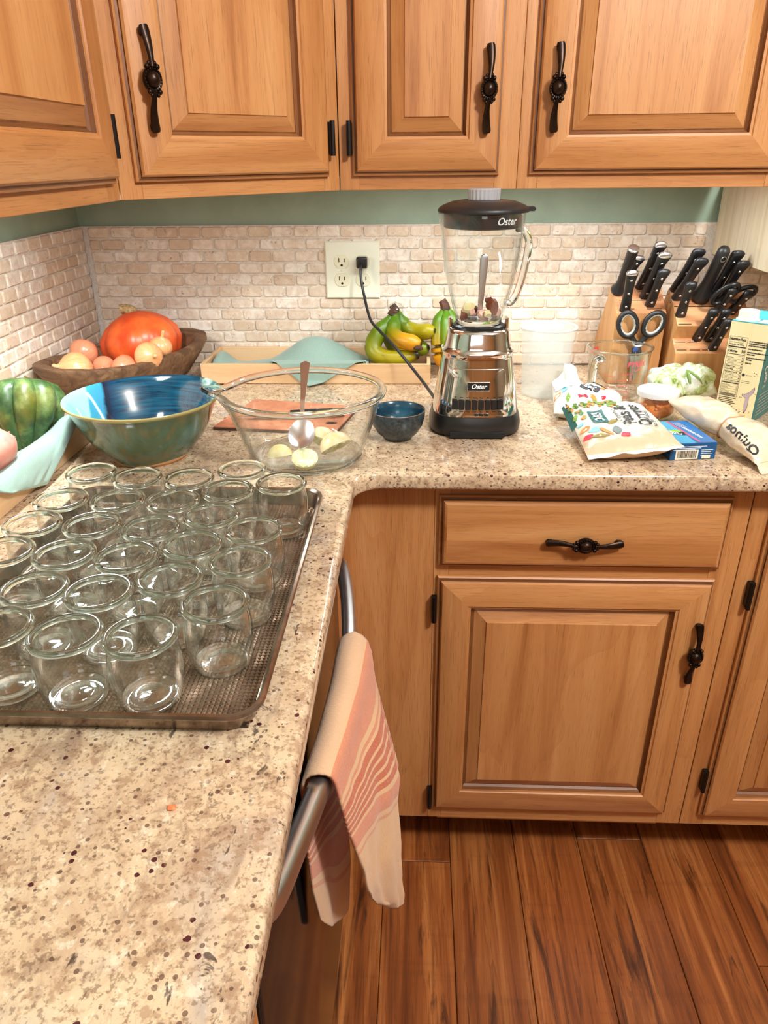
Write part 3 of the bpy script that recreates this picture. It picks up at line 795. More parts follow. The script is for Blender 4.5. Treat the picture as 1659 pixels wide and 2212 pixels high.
# ---- squeezed lemon halves
M['lemon_rind'] = noisy('pale_lemon_rind', srgb(240, 226, 150), srgb(246, 238, 190), 40, .4, .1)
M['lemon_pith'] = noisy('wet_lemon_pith', srgb(226, 232, 172), srgb(248, 246, 214), 60, .25, .3)
M['lemon_warm'] = noisy('peachy_lemon_rind', srgb(238, 206, 150), srgb(246, 228, 190), 40, .35, .1)
def lemon(loc, rot, lab, sx=1.0, m='lemon_rind'):
    t = thing('lemon_half', lab, 'lemon', loc); tag(t, group='squeezed lemon halves in the glass bowl')
    dome = [(.0001, -.021*sx)] + [(.0225*sx*math.sin(a), -.021*sx*math.cos(a)) for a in [PI/2*k/7 for k in range(1, 8)]]
    bm = lathe(dome, 24); xform(bm, Matrix.Rotation(rot[0], 4, 'X') @ Matrix.Rotation(rot[1], 4, 'Y'))
    obj('rind', bm, M[m], t, smooth=70)
    cut = [(.0225*sx, 0), (.0205*sx, .0012), (.018*sx, -.001), (.012*sx, -.006), (.0001, -.008)]
    fn = lambda a, r, z: ((r*(1+.07*math.sin(5*a+r*300)))*math.cos(a), (r*(1+.05*math.sin(7*a)))*math.sin(a), z + .0012*math.sin(9*a)) if .001 < r < .022*sx else (r*math.cos(a), r*math.sin(a), z)
    bm = lathe(cut, 36, fn=fn); xform(bm, Matrix.Rotation(rot[0], 4, 'X') @ Matrix.Rotation(rot[1], 4, 'Y'))
    obj('flesh', bm, M['lemon_pith'], t, smooth=50)
lemon((.5290, -.6450, CT+.0235), (PI*.92, .15), 'pale lemon half lying dome up, leftmost in the glass bowl', .86)
lemon((.5680, -.6520, CT+.0235), (.42, .08), 'hollow squeezed lemon half facing up, under the spoon', .92)
lemon((.5880, -.5960, CT+.0290), (PI*.8, -.3), 'yellowish lemon half behind, right of the spoon', 1.12, 'lemon_warm')
lemon((.6140, -.6220, CT+.0300), (PI*.85, .45), 'pinkish cream lemon half, rightmost in the glass bowl', 1.15, 'lemon_warm')

# ---- cutting board with paring knife behind the bowl
t = thing('cutting_board', 'thin reddish brown cutting board lying behind the glass bowl', 'cutting board', (0, 0, CT))
bq = [(.376, -.462), (.4165, -.297), (.627, -.338), (.598, -.487)]
obj('board', prism(bq, .0006, .0075, .0022, axis='z'), [noisy('brick_red_fibre_board', srgb(196, 120, 86), srgb(214, 140, 104), 60, .5, .05), ], t, smooth=40)
obj('dark_edge', prism([(.3755, -.4625), (.4163, -.2964), (.6276, -.3376), (.5985, -.4876)], .0006, .0055, axis='z'), plain('dark_board_edge', srgb(74, 46, 34), .6), t, smooth=None)
obj('hang_hole', rings([[(.586+.011*math.cos(2*PI*k/20), -.442+.0065*math.sin(2*PI*k/20), z) for k in range(20)] for z in (.0072, .00775)], True, True, True), M['slot_shade'], t, smooth=None)
t = thing('paring_knife', 'paring knife with a black riveted handle lying on the cutting board', 'knife', (.508, -.4165, CT+.0078)); t.rotation_euler = (0, 0, .14)
obj('handle', tube([(0, 0, .0085), (.03, 0, .009), (.07, 0, .009), (.098, 0, .0085), (.102, 0, .008)], [.008, .0085, .0085, .009, .006], 12, True, None, Vector((0, 0, 1)), (1, .8)), M['knife_black'], t, smooth=60)
obj('blade', prism([(-.095, -.0005), (-.07, .008), (0, .009), (0, -.010), (-.06, -.007)], .0068, .0080, axis='z'), M['steel'], t, smooth=None)
for k in (.018, .05, .08): obj('rivet', lathe([(.0001, .0012), (.0024, .0009), (.0026, 0)], 12), M['steel'], t, loc=(k, 0, .0155))

# ---- small dark bowl
t = thing('small_bowl', 'small dark blue stoneware bowl standing left of the blender', 'bowl', (.7065, -.497, CT))
M['dark_out'] = noisy('dark_speckled_glaze', srgb(34, 40, 44), srgb(58, 70, 74), 200, .28, .05)
M['dark_in'] = noisy('dark_teal_glaze', srgb(24, 52, 68), srgb(40, 82, 100), 26, .16)
obj('outside', lathe([(.0001, .0), (.022, .0), (.0245, .0015), (.0250, .004), (.034, .0115), (.0425, .025), (.0465, .040), (.0468, .0505), (.0458, .0520)], 48), M['dark_out'], t, smooth=60)
obj('inside', lathe([(.0458, .0520), (.0442, .0510), (.0438, .040), (.0398, .026), (.031, .014), (.018, .0075), (.0001, .006)], 48), M['dark_in'], t, smooth=60)
obj('rim_line', lathe([(.0468 + .0007*math.cos(2*PI*k/6), .0516 + .0007*math.sin(2*PI*k/6)) for k in range(7)], 48), plain('bare_brown_rim', srgb(120, 92, 70), .4), t)

# ---- wooden dough bowl in the corner
TC = (.1405, -.216); TA = math.radians(63)
t = thing('dough_bowl', 'old carved dark wooden dough bowl in the corner, holding squash and onions', 'bowl', (TC[0], TC[1], CT+.003), TA)
def sup(a, hx, hy, n=3.0):
    c, s = math.cos(a), math.sin(a); k = (abs(c)**n + abs(s)**n)**(-1/n)
    return (hx*k*c, hy*k*s)
def trough_ring(hx, hy, z, lift=0.0, n=48, seed=0):
    out = []
    for j in range(n):
        a = 2*PI*j/n; x, y = sup(a, hx, hy*.885, 2.4); wv = .0025*mnoise.noise(Vector((math.cos(a)*3, math.sin(a)*3, seed)))
        out.append((x*(1+wv*3), y*(1+wv*3), z + lift*(x/.2)**2 + wv))
    return out
tr = [trough_ring(.125, .060, 0, 0, seed=1), trough_ring(.150, .080, .014, .002, seed=1), trough_ring(.186, .108, .052, .008, seed=1), trough_ring(.200, .119, .069, .012, seed=1), trough_ring(.199, .1185, .0765, .013, seed=1),
      trough_ring(.172, .102, .0770, .012, seed=1), trough_ring(.166, .097, .071, .011, seed=2), trough_ring(.148, .084, .044, .004, seed=3), trough_ring(.115, .058, .017, 0, seed=4), trough_ring(.03, .02, .012, 0, seed=4)]
obj('carved_body', rings(tr, True, True, True), M['walnut'], t, smooth=50)
# pumpkin
def lobed(prof, lobes, amp, n=72, twist=0.0, sharp=1.0):
    def fn(a, r, z):
        c = abs(math.cos(lobes*a/2))**sharp; k = 1 + amp*(c - .6)*min(1, r/.02)
        return (r*k*math.cos(a), r*k*math.sin(a), z)
    return lathe(prof, n, fn=fn)
M['red_squash'] = noisy('orange_red_squash_skin', srgb(226, 74, 34), srgb(240, 112, 52), 22, .34, .06, .35, .65)
M['stalk'] = noisy('dry_corky_stalk', srgb(206, 176, 124), srgb(150, 116, 76), 120, .8, .6)
t = thing('red_squash', 'big round orange red winter squash with a corky stalk, in the dough bowl', 'squash', (.139, -.122, .9955))
t.rotation_euler = (-.18, -.16, .3)
pf = [(.0001, -.060), (.03, -.0595), (.058, -.050), (.078, -.030), (.0862, -.004), (.082, .018), (.066, .038), (.046, .052), (.028, .060), (.014, .0635), (.0001, .063)]
pf = [(a, b) for a, b in pf]
obj('fruit', lobed(pf, 11, .055, 88), M['red_squash'], t, smooth=80)
obj('stalk', tube(smooth_path([(0, 0, .060), (-.004, .0, .068), (-.012, .003, .073), (-.022, .004, .0735)], 4), lerp_list([.016, .0115, .0095, .0105], 13), 12, up=Vector((0, 1, 0))), M['stalk'], t, smooth=50)
# onions
def mk_onion(a, b, nm):
    t = NT(nm); v = t.coords((1, 1, 1), True); s = t.sep(t.coords((1, 1, 1), False))
    ang = t.math('ARCTAN2', s[1], s[0]); cb = t.new('ShaderNodeCombineXYZ'); t.link(t.math('MULTIPLY', ang, 5), cb.inputs[0]); t.link(t.math('MULTIPLY', s[2], 8), cb.inputs[2])
    n = t.noise(cb.outputs[0], 3.0, 4, .6); t.base(t.ramp(n, [(.35, a), (.5, b), (.66, a)])); t.set(Roughness=.3); t.b.inputs['Coat Weight'].default_value = .2; return t.m
M['onion'] = mk_onion(srgb(222, 142, 90), srgb(236, 178, 124), 'yellow_onion_skin')
M['shallot'] = mk_onion(srgb(214, 118, 84), srgb(228, 150, 112), 'reddish_onion_skin')
def onion(loc, r, rot, lab, m, neck=1.0):
    t = thing('onion', lab, 'onion', loc); tag(t, group='onions in the dough bowl'); t.rotation_euler = rot
    pf = [(.0001, -.86), (.25, -.84), (.62, -.66), (.90, -.30), (1.0, .04), (.92, .38), (.68, .68), (.40, .86), (.20, .97), (.12, 1.10), (.14, 1.22*neck+.02), (.09, 1.30*neck+.03)]
    obj('bulb', lathe([(x*r, z*r) for x, z in pf], 28, False, True), m, t, smooth=70)
    bm = bmesh.new()
    for k in range(9):
        a = 2*PI*k/9; tube([(.10*r*math.cos(a), .10*r*math.sin(a), -.84*r), (.2*r*math.cos(a), .2*r*math.sin(a), -.95*r)], .02*r, 4, bm=bm)
    obj('roots', bm, M['stalk'], t)
onion((.0640, -.2420, 1.0005), .0290, (1.9, .25, -.3), 'round copper onion on top of the pile, touching the squash left side', M['shallot'])
onion((.0800, -.3230, .9860), .0350, (.35, -1.2, .4), 'large pale brown onion at the left of the pile', M['onion'])
onion((.1120, -.2700, .9770), .0230, (1.2, .9, 0), 'small copper onion in the middle, behind the front ones', M['shallot'])
onion((.1310, -.3330, .9690), .0240, (-.5, 1.3, .2), 'low reddish onion half hidden by the bowl rim', M['shallot'])
onion((.1580, -.2830, .9770), .0285, (1.5, .2, 1.5), 'wide pinkish onion at the front, right of the middle', M['shallot'])
onion((.1690, -.3180, .9640), .0190, (.4, .6, 0), 'yellow onion tucked low at the front right', M['onion'])
onion((.2050, -.2690, .9990), .0285, (1.35, 0, .75), 'golden onion at the right, resting on the bowl edge', M['onion'])
onion((.2140, -.2170, 1.0050), .0240, (.25, .35, 0), 'onion at far right with a dry pointed neck standing up', M['onion'], 1.25)

# ---- left wooden tray with acorn squash, potato, napkin
def tray(name, lab, x0, x1, y0, y1, h, m1, m2, th=.008):
    t = thing(name, lab, 'wooden tray', (0, 0, CT)); tag(t, group='pale wooden trays')
    obj('bottom', box(x0+th, x1-th, y0+th, y1-th, .0006, .006), m1, t, smooth=None)
    obj('side', box(x0, x1, y0, y0+th, .0006, h, .001), m1, t, smooth=None)
    obj('side', box(x0, x1, y1-th, y1, .0006, h, .001), m1, t, smooth=None)
    obj('end', box(x0, x0+th, y0+th, y1-th, .0006, h, .001), m2, t, smooth=None)
    obj('end', box(x1-th, x1, y0+th, y1-th, .0006, h, .001), m2, t, smooth=None)
    return t
tray('wooden_tray', 'pale wooden tray at the left edge, holding a green squash and a potato', .004, .1775, -1.02, -.522, .0445, M['bamboo'], M['bamboo_y'])
tray('wooden_tray', 'long pale wooden tray against the back wall, holding a napkin and bananas', .2755, .7675, -.1655, -.003, .0435, M['bamboo'], M['bamboo_y'])
def mk_acorn():
    t = NT('mottled_green_squash_skin'); v = t.coords((1, 1, 1), False)
    n = t.noise(v, 30, 6, .65); n2 = t.noise(v, 10, 3)
    c = t.ramp(n, [(.34, srgb(30, 54, 24)), (.5, srgb(58, 86, 40)), (.66, srgb(112, 132, 78))])
    c = t.mix(t.ramp(n2, [(.56, (0, 0, 0)), (.72, (.7,)*3)]), c, srgb(124, 108, 30))
    t.base(c); t.set(Roughness=.4); t.bump(n, .2, .002); return t.m
M['acorn'] = mk_acorn()
t = thing('acorn_squash', 'dark green ribbed acorn squash standing in the left tray', 'squash', (.111, -.588, .9835))
t.rotation_euler = (-.42, .08, .25)
pf = [(.0001, -.068), (.008, -.066), (.02, -.056), (.036, -.036), (.050, -.010), (.0565, .014), (.055, .034), (.045, .048), (.030, .054), (.012, .050), (.0001, .046)]
obj('fruit', lobed(pf, 9, .17, 108, sharp=.8), M['acorn'], t, smooth=80)
obj('stalk', tube([(0, 0, .045), (.001, 0, .055), (.003, 0, .060)], [.007, .005, .006], 8), M['stalk'], t)
M['potato'] = noisy('red_potato_skin', srgb(206, 124, 112), srgb(222, 150, 132), 40, .5, .15)
t = thing('potato', 'smooth red skinned potato lying on the napkin in the left tray', 'potato', (.139, -.752, .9850))
obj('tuber', blob((0, 0, 0), (.033, .045, .031), 4, .08, 1.6, seed=3), M['potato'], t, smooth=80)
bm = bmesh.new()
for a, b, c in ((.022, -.012, .0195), (.030, .0, .010), (.0275, .02, .012), (.018, .026, .0175)): blob((a, b, c), (.0022, .0030, .0018), 1, bm=bm)
obj('eyes', bm, plain('potato_eye', srgb(150, 90, 70), .6), t)
def sheet(f, nu, nv, th, m, name, parent=None, smooth=80):
    g = [[f(i/nu, j/nv) for i in range(nu+1)] for j in range(nv+1)]
    o = obj(name, rings(g, closed=False, uv=True), m, parent, smooth)
    so = o.modifiers.new('thick', 'SOLIDIFY'); so.thickness = th; so.offset = 0
    return o
def nap_l(u, v):
    # u along y from back to front, v from inside the tray over the rim to the hanging hem
    n = mnoise.noise(Vector((u*3, v*2, 1.7))); n2 = mnoise.noise(Vector((u*7, v*6, 5.2)))
    y0 = -.552 - .275*u; hump = .016*math.exp(-((u-.10)/.15)**2) + .007*math.exp(-((u-.62)/.2)**2)
    rim = Vector((.1765, y0, CT + .0475 + hump))
    if v < .5:
        k = v/.5; e = k*k*(3-2*k)
        p = Vector((.070, y0 - .010, CT + .012)).lerp(rim, k); p.z = CT + .012 + (rim.z - CT - .012)*e**1.3 + .004*n*(1-k) + .002*n2
    else:
        k = (v-.5)/.5
        hem = Vector((.1925, -.722 - .088*u, CT + .0055 + .026*u))
        out = Vector((.1880, y0 - .012, CT + .044 + hump*.7))
        q1 = rim.lerp(out, k); q2 = out.lerp(hem, k); p = q1.lerp(q2, k)
        p.x = max(p.x, .1775 + .0045*min(1, k*3)) + .0025*n*k + .0016*n2*k
        if k < .25: p.z = max(p.z, CT+.0465)
    p.z = max(p.z, CT+.0035)
    return p
tag(sheet(nap_l, 40, 44, .0016, M['sage'], 'napkin'), 'sage green cloth napkin hanging over the side of the left tray', 'napkin', 'sage green napkins')
bpy.data.objects['napkin'].data.materials[0] = M['sage']

# ---- napkin and bananas in the back tray
def nap_b(u, v):
    # u along x, v from the wall side to the hanging corner
    x = .290 + .345*u; n = mnoise.noise(Vector((u*5, v*3, 4.2))); n2 = mnoise.noise(Vector((u*16, v*5, 8.2)))
    hgt = .012 + .030*math.exp(-((u-.03)/.05)**2) + .066*math.exp(-((u-.66)/.26)**2)*(.6+.4*math.sin(PI*min(1, v/.6)))
    if v < .6:
        k = v/.6; y = -.020 - .138*k
        z = CT + .006 + hgt*(math.sin(PI*(.12+.80*k))**.8) + .004*n + .0015*n2
        if k > .72 and .38 < u < 1: z = max(z, CT + .0465*min(1, (k-.6)/.32) + .0)
        if k > .72 and u <= .38: z = min(z, CT + .043)
    else:
        k = (v-.6)/.4; uc = min(1, max(0, (u-.40)/.58))
        tri = max(0, 1-abs(uc-.42)/(.42 if uc < .42 else .58)) if .40 < u < .98 else 0
        if tri <= 0:
            y, z = -.150, CT + (.0455 if u > .4 else .030) - .01*k
        else:
            s = k*tri*.070
            y = -.158 - min(s, .0105) ; z = CT + .0475
            if s > .0105: z = CT + .0475 - min(s-.0105, .041)
            if s > .0515: y -= (s-.0515)*1.6
            y -= .004*k*tri
    return (x, y, max(z, CT+.0085 if v < .6 else CT+.002))
tag(sheet(nap_b, 64, 56, .0016, M['sage'], 'napkin'), 'sage green cloth napkin heaped in the long back tray, one corner hanging over its front', 'napkin', 'sage green napkins')

def banana(parent, pts, r, name='banana', seed=0, tipdark=True):
    pth = smooth_path(pts, 5); n = len(pth); rad = []
    for i in range(n):
        s = i/(n-1)
        if s < .22: k = .32 + .68*(s/.22)**1.5
        elif s > .80: k = 1 - .72*((s-.80)/.20)**1.6
        else: k = 1
        rad.append(r*k)
    bm = tube(pth, rad, 10, True)
    cl = bm.loops.layers.color.new('Col'); rnd = random.Random(seed); sh = rnd.uniform(-.06, .06)
    bm.verts.ensure_lookup_table(); bm.verts.index_update()
    for f in bm.faces:
        for l in f.loops:
            i = l.vert.index//10; s = min(1, i/(n-1))
            g = Vector((.30, .46, .03)); yv = Vector((.80, .55, .03)) if seed == 1 else (Vector((.50, .56, .03)) if seed % 2 else Vector((.64, .58, .03)))
            k = min(1, max(0, (s-.18+sh)/.5)); c = g.lerp(yv, k)
            if s > .96: c = Vector((.10, .07, .04))
            l[cl] = (*c, 1)
    return obj(name, bm, M['banana'], parent, smooth=50)
t_ = NT('banana_peel'); a_ = t_.new('ShaderNodeVertexColor', layer_name='Col'); v_ = t_.coords((1, 1, 1), True)
n_ = t_.noise(v_, 120, 3); t_.base(t_.mix(t_.math('MULTIPLY', t_.ramp(n_, [(.64, (0, 0, 0)), (.72, (1, 1, 1))]), .5), a_.outputs[0], srgb(110, 70, 20))); t_.set(Roughness=.38)
M['banana'] = t_.m
M['banana_dark'] = noisy('brown_banana_stem', srgb(92, 54, 36), srgb(50, 30, 22), 60, .7, .2)
b1 = thing('banana_bunch', 'bunch of green yellow bananas with a plastic wrapped stem, in the back tray', 'bananas', (.68, -.10, CT)); tag(b1, group='banana bunches')
def L3(p): return (p[0]-.68, p[1]+.10, p[2]-CT)
for i, pts in enumerate([
    [(.690, -.080, 1.048), (.672, -.090, 1.026), (.648, -.108, .998), (.645, -.122, .975), (.668, -.130, .962), (.705, -.134, .962), (.742, -.134, .972)],
    [(.692, -.080, 1.050), (.688, -.092, 1.028), (.688, -.112, 1.008), (.702, -.130, 1.001), (.726, -.142, .998), (.748, -.150, .996)],
    [(.696, -.076, 1.050), (.702, -.072, 1.030), (.714, -.072, 1.014), (.738, -.082, 1.008), (.760, -.100, 1.012), (.778, -.112, 1.016)],
    [(.698, -.074, 1.048), (.706, -.062, 1.022), (.714, -.058, .998), (.728, -.070, .980), (.748, -.090, .974), (.764, -.102, .978)],
    [(.690, -.076, 1.048), (.680, -.064, 1.022), (.676, -.060, .996), (.690, -.070, .972), (.716, -.088, .958), (.742, -.100, .958)]]):
    banana(b1, [L3(p) for p in pts], .0175 if i else .0185, seed=i)
obj('stem', tube([L3(p) for p in ((.684, -.082, 1.042), (.690, -.078, 1.056), (.684, -.076, 1.064))], [.012, .010, .008], 8), M['banana_dark'], b1)
obj('plastic_wrap', blob(L3((.692, -.078, 1.056)), (.017, .013, .014), 3, .35, 3, seed=2), thin_glass('cling_film', (.95, .97, .96), (.7, .75, .75), .7, 2.0), b1, smooth=20)
obj('bruise', blob(L3((.741, -.1655, .9915)), (.0105, .0030, .0060), 2, .2, 3), M['banana_dark'], b1)
b2 = thing('banana_bunch', 'yellow banana bunch with a dark stem, half hidden behind the blender', 'bananas', (.80, -.09, CT)); tag(b2, group='banana bunches')
def L4(p): return (p[0]-.80, p[1]+.09, p[2]-CT)
for i, pts in enumerate([
    [(.796, -.080, 1.058), (.786, -.090, 1.032), (.783, -.104, 1.0), (.786, -.112, .965), (.797, -.112, .938)],
    [(.800, -.082, 1.058), (.800, -.098, 1.030), (.803, -.116, .998), (.808, -.124, .964), (.817, -.122, .938)],
    [(.804, -.080, 1.058), (.816, -.088, 1.032), (.826, -.100, 1.0), (.832, -.106, .965), (.838, -.102, .938)],
    [(.802, -.076, 1.058), (.814, -.070, 1.030), (.824, -.066, .998), (.830, -.070, .964), (.834, -.080, .940)]]):
    banana(b2, [L4(p) for p in pts], .0150, seed=i*2+1)
obj('stem', tube([L4(p) for p in ((.800, -.080, 1.050), (.797, -.078, 1.064), (.791, -.076, 1.074))], [.012, .0105, .0085], 8), M['banana_dark'], b2)

# ================================================================== BACK WALL OUTLET
t = thing('outlet_plate', 'ivory four socket wall outlet plate on the tiles, one black plug in it', 'outlet', (.594, 0, 1.1266))
px_, pz_ = .0605, .0608
bm = rings([[(x*(px_-i), -o, z*(pz_-i)) for x, z in ((-1, -1), (1, -1), (1, 1), (-1, 1))] for i, o in ((0, -.001), (0, .0028), (.003, .0058))], True, False, True)
obj('plate', bm, M['ivory'], t, smooth=20)
for cx in (-.0235, .0235):
    for cz in (.0185, -.0200):
        pts = []
        for k in range(28):
            a = 2*PI*k/28; pts.append((.0168*math.cos(a), max(-.0142, min(.0142, .0170*math.sin(a)))))
        bm = rings([[(x, .004, z) for x, z in pts], [(x, -.0010, z) for x, z in pts], [(x*.95, -.0016, z*.95) for x, z in pts]], True, False, True)
        r_ = obj('receptacle', bm, M['ivory_recept'], t, smooth=30, loc=(cx, -.0056, cz))
        bm = box(-.0068, -.0050, -.0019, -.0012, -.001, .0075); box(.0050, .0068, -.0019, -.0012, -.001, .0068, bm=bm)
        rings([[(.0026*math.cos(2*PI*k/12), yy, -.0078+.0026*math.sin(2*PI*k/12)) for k in range(12)] for yy in (-.0012, -.0019)], True, True, True, bm)
        obj('slots', bm, M['slot_shade'], r_, smooth=None)
for cx in (-.0235, .0235):
    obj('screw', lathe([(.0001, .0010), (.0022, .0006), (.0028, 0)], 10), M['ivory_recept'], t, loc=(cx, -.0058, -.0008), rot=(PI/2, 0, 0))

# ================================================================== BLENDER
BL = Vector((.842, -.43, CT))
t = thing('blender', 'chrome blender with a glass jar and a black lid, plugged into the wall', 'blender', BL)
def se(hx, hy, z, n=2.8, k=56, dy=0.0):
    out = []
    for j in range(k):
        a = 2*PI*j/k; x, y = sup(a, hx, hy, n); out.append((x, y+dy, z))
    return out
bm = rings([se(.074, .066, .0015), se(.079, .071, .004), se(.0805, .0725, .016), se(.078, .070, .028), se(.0755, .0675, .036), se(.070, .062, .038)], True, True, True)
base = obj('black_base', bm, M['black'], t, smooth=50)
obj('front_notch', box(-.046, .046, -.0735, -.066, .0018, .0125, .001), M['slot_shade'], base, smooth=None)
PR = [(.036, .0745, .0665), (.045, .0735, .0655), (.075, .0690, .0620), (.105, .0640, .0585), (.130, .0605, .0560), (.136, .0600, .0556), (.1385, .0612, .0568), (.1415, .0612, .0568), (.1435, .0585, .0545), (.150, .0560, .0528), (.172, .0520, .0500), (.1755, .0508, .0488), (.1775, .0480, .0460), (.1775, .0405, .0390)]
obj('chrome_body', rings([se(a, b, z) for z, a, b in PR], True, True, True), M['chrome'], t, smooth=50)
def body_hw(z):
    for (z0, a0, b0), (z1, a1, b1) in zip(PR, PR[1:]):
        if z0 <= z <= z1 and z1 > z0:
            k = (z-z0)/(z1-z0); return a0+(a1-a0)*k, b0+(b1-b0)*k
    return PR[0][1:]
def front(x, z, off=0.0):
    a, b = body_hw(z); n = 2.8
    y = b*max(0, 1-abs(min(.999, abs(x)/a))**n)**(1/n)
    return Vector((x, -y - off, z))
def patch(x0, x1, z0, z1, off, nu=10, nv=8, taper=0.0, rc=.004):
    """a slightly proud curved plate on the front of the body with rounded corners"""
    cz = (z0+z1)/2; out = []
    hw, hh = (x1-x0)/2, (z1-z0)/2; cx = (x0+x1)/2; rs = []
    for ins, o in ((0, -.001), (0, off*.7), (.0007, off), (hw*.35, off), (hw*.7, off), (hw*.97, off)):
        ring = []; k_ = max(0.02, 1-ins/hw)
        r = min(rc, hw, hh)*k_
        for sx, sz, a in ((1, 1, 0), (-1, 1, PI/2), (-1, -1, PI), (1, -1, 1.5*PI)):
            for i in range(4):
                b = a + PI/2*i/3; xx = sx*(hw*k_-r) + r*math.cos(b); zz = sz*(hh*k_-r) + r*math.sin(b)
                ring.append(front(cx + xx*(1 - taper*zz/hh), cz + zz, o))
        # subdivide long sides
        full = []
        if not rs: longs = [(ring[(i+1) % len(ring)]-ring[i]).length > .008 for i in range(len(ring))]
        for i in range(len(ring)):
            p, q = ring[i], ring[(i+1) % len(ring)]; full.append(p)
            if longs[i]:
                nn = 8
                for s in range(1, nn):
                    w_ = p.lerp(q, s/nn); full.append(front(w_.x, w_.z, o))
        rs.append(full)
    return rings(rs, True, False, True)
panel = obj('front_panel', patch(-.049, .049, .040, .118, .0034, taper=.10, rc=.006), M['chrome'], t, smooth=50)
bd = obj('badge', patch(-.0185, .0185, .0835, .0975, .0048, rc=.0015), M['black'], panel, smooth=40)
fr = bmesh.new(); pts = [front(x, z, .0052) for x, z in ((-.0185, .0835), (0, .0835), (.0185, .0835), (.0185, .0975), (0, .0975), (-.0185, .0975), (-.0185, .0835))]
obj('badge_frame', tube(pts, .0007, 6, bm=fr), M['chrome'], panel)
obj('badge_lettering', text_bm('Oster', .0105, lambda a, b: front(a, .0905+b, .0055), bold=.0002, shear=.35), M['ink_white'], panel, smooth=None)
for k in range(8):
    x = -.0385 + .0110*k
    obj('button', patch(x-.0048, x+.0048, .0505, .0685, .0072, rc=.0015), M['black'], panel, smooth=40)
    bmt = text_bm(['Off', 'Pulse', 'Grate', 'Blend', 'Chop', 'Mix', 'Ice', 'Smooth'][k], .0026, lambda a, b: front(x+a, .0715+b, .0038), bold=.0001)
    text_bm('Low Puree Whip Crush Stir Beat Grind High'.split()[k], .0026, lambda a, b: front(x+a, .0478+b, .0038), bmt, bold=.0001)
    obj('button_lettering', bmt, M['ink'], panel, smooth=None)
for k in range(3): obj('switch', patch(-.0060+.0085*k, .0016+.0085*k, .0368+.004, .0452, .0056, rc=.001), M['black'], panel, smooth=40)
obj('seat_ring', lathe([(.039, .176), (.0435, .1775), (.0440, .181), (.0405, .1835), (.037, .182)], 40), M['black'], t)
for s in (-1, 1): obj('lug', box(s*.0475-.0035, s*.0475+.0035, -.010, .010, .170, .193, .002), M['chrome'], t)
# jar
def spout(a, r, z):
    d = math.atan2(math.sin(a-1.12*PI), math.cos(a-1.12*PI)); k = math.exp(-(d/.28)**2)*max(0, (z-.31)/.045)**2
    return ((r+.010*k)*math.cos(a), (r+.010*k)*math.sin(a), z)
jo = [(.0385, .184), (.0395, .192), (.0425, .203), (.0480, .222), (.0545, .248), (.0600, .275), (.0640, .302), (.0662, .330), (.0672, .3545), (.0664, .3570)]
ji = [(.0648, .3560), (.0636, .330), (.0614, .302), (.0574, .275), (.0518, .248), (.0452, .222), (.0396, .203), (.036, .193), (.0001, .191)]
jar_b = obj('glass_jar', lathe(jo + ji, 56, fn=spout), M['glass_bowl'], t, smooth=60)
obj('jar_base', lathe([(.0001, .185), (.037, .1845), (.0388, .188), (.0375, .1915), (.0001, .1905)], 40), M['glass_clear'], jar_b, smooth=60)
hpth = smooth_path([(.0600, .018, .330), (.0700, .024, .3255), (.0785, .029, .312), (.0790, .030, .296), (.0735, .027, .262), (.0640, .022, .228), (.0520, .016, .212), (.0475, .013, .216)], 5)
obj('jar_handle', tube(hpth, 1, 12, True, None, Vector((-.4, .9, 0)), (.0055, .0085)), M['glass_clear'], jar_b, smooth=70)
lid = lathe([(.0001, .3725), (.026, .3735), (.030, .3760), (.050, .3735), (.064, .3685), (.0712, .3640), (.0728, .3610), (.0722, .3578), (.066, .3574), (.0632, .3572), (.0625, .3360), (.0600, .3345), (.0001, .3345)], 56)
lid_o = obj('lid', lid, M['black_soft'], t, smooth=40)
obj('lid_tab', box(.068, .0815, -.011, .011, .3585, .3650, .002), M['black_soft'], lid_o)
bm = lathe([(.0001, .3925), (.0235, .3925), (.0255, .3905), (.0245, .3735)], 48, fn=lambda a, r, z: (r*(1+.02*math.cos(24*a)*(r > .02))*math.cos(a), r*(1+.02*math.cos(24*a)*(r > .02))*math.sin(a), z))
obj('filler_cap', bm, M['smoke'], lid_o, smooth=25)
obj('lid_lettering', text_bm('Oster', .015, lambda a, b: Vector((.0631*math.sin(.55+a/.0631), -.0631*math.cos(.55+a/.0631), .3465+b)), bold=.0002, shear=.3), M['ink_white'], lid_o, smooth=None)
# cord and plug
plug = obj('plug', box(-.0118, .0118, -.024, -.0006, -.0118, .0118, .004, 3), M['black'], t, smooth=50, loc=Vector((.6163, -.0076, 1.1448)) - BL)
cp = [(.6160, -.030, 1.1435), (.6153, -.042, 1.135), (.6165, -.052, 1.112), (.6225, -.065, 1.085), (.6384, -.110, 1.0400), (.6618, -.150, 1.0225), (.6902, -.185, 1.0020), (.7192, -.220, .9761), (.7383, -.250, .9600), (.7580, -.305, .9490), (.7700, -.365, .9480), (.7745, -.395, .9480)]
obj('power_cord', tube([p - BL for p in smooth_path(cp, 7)], .0031, 8), M['black_soft'], t, smooth=60)
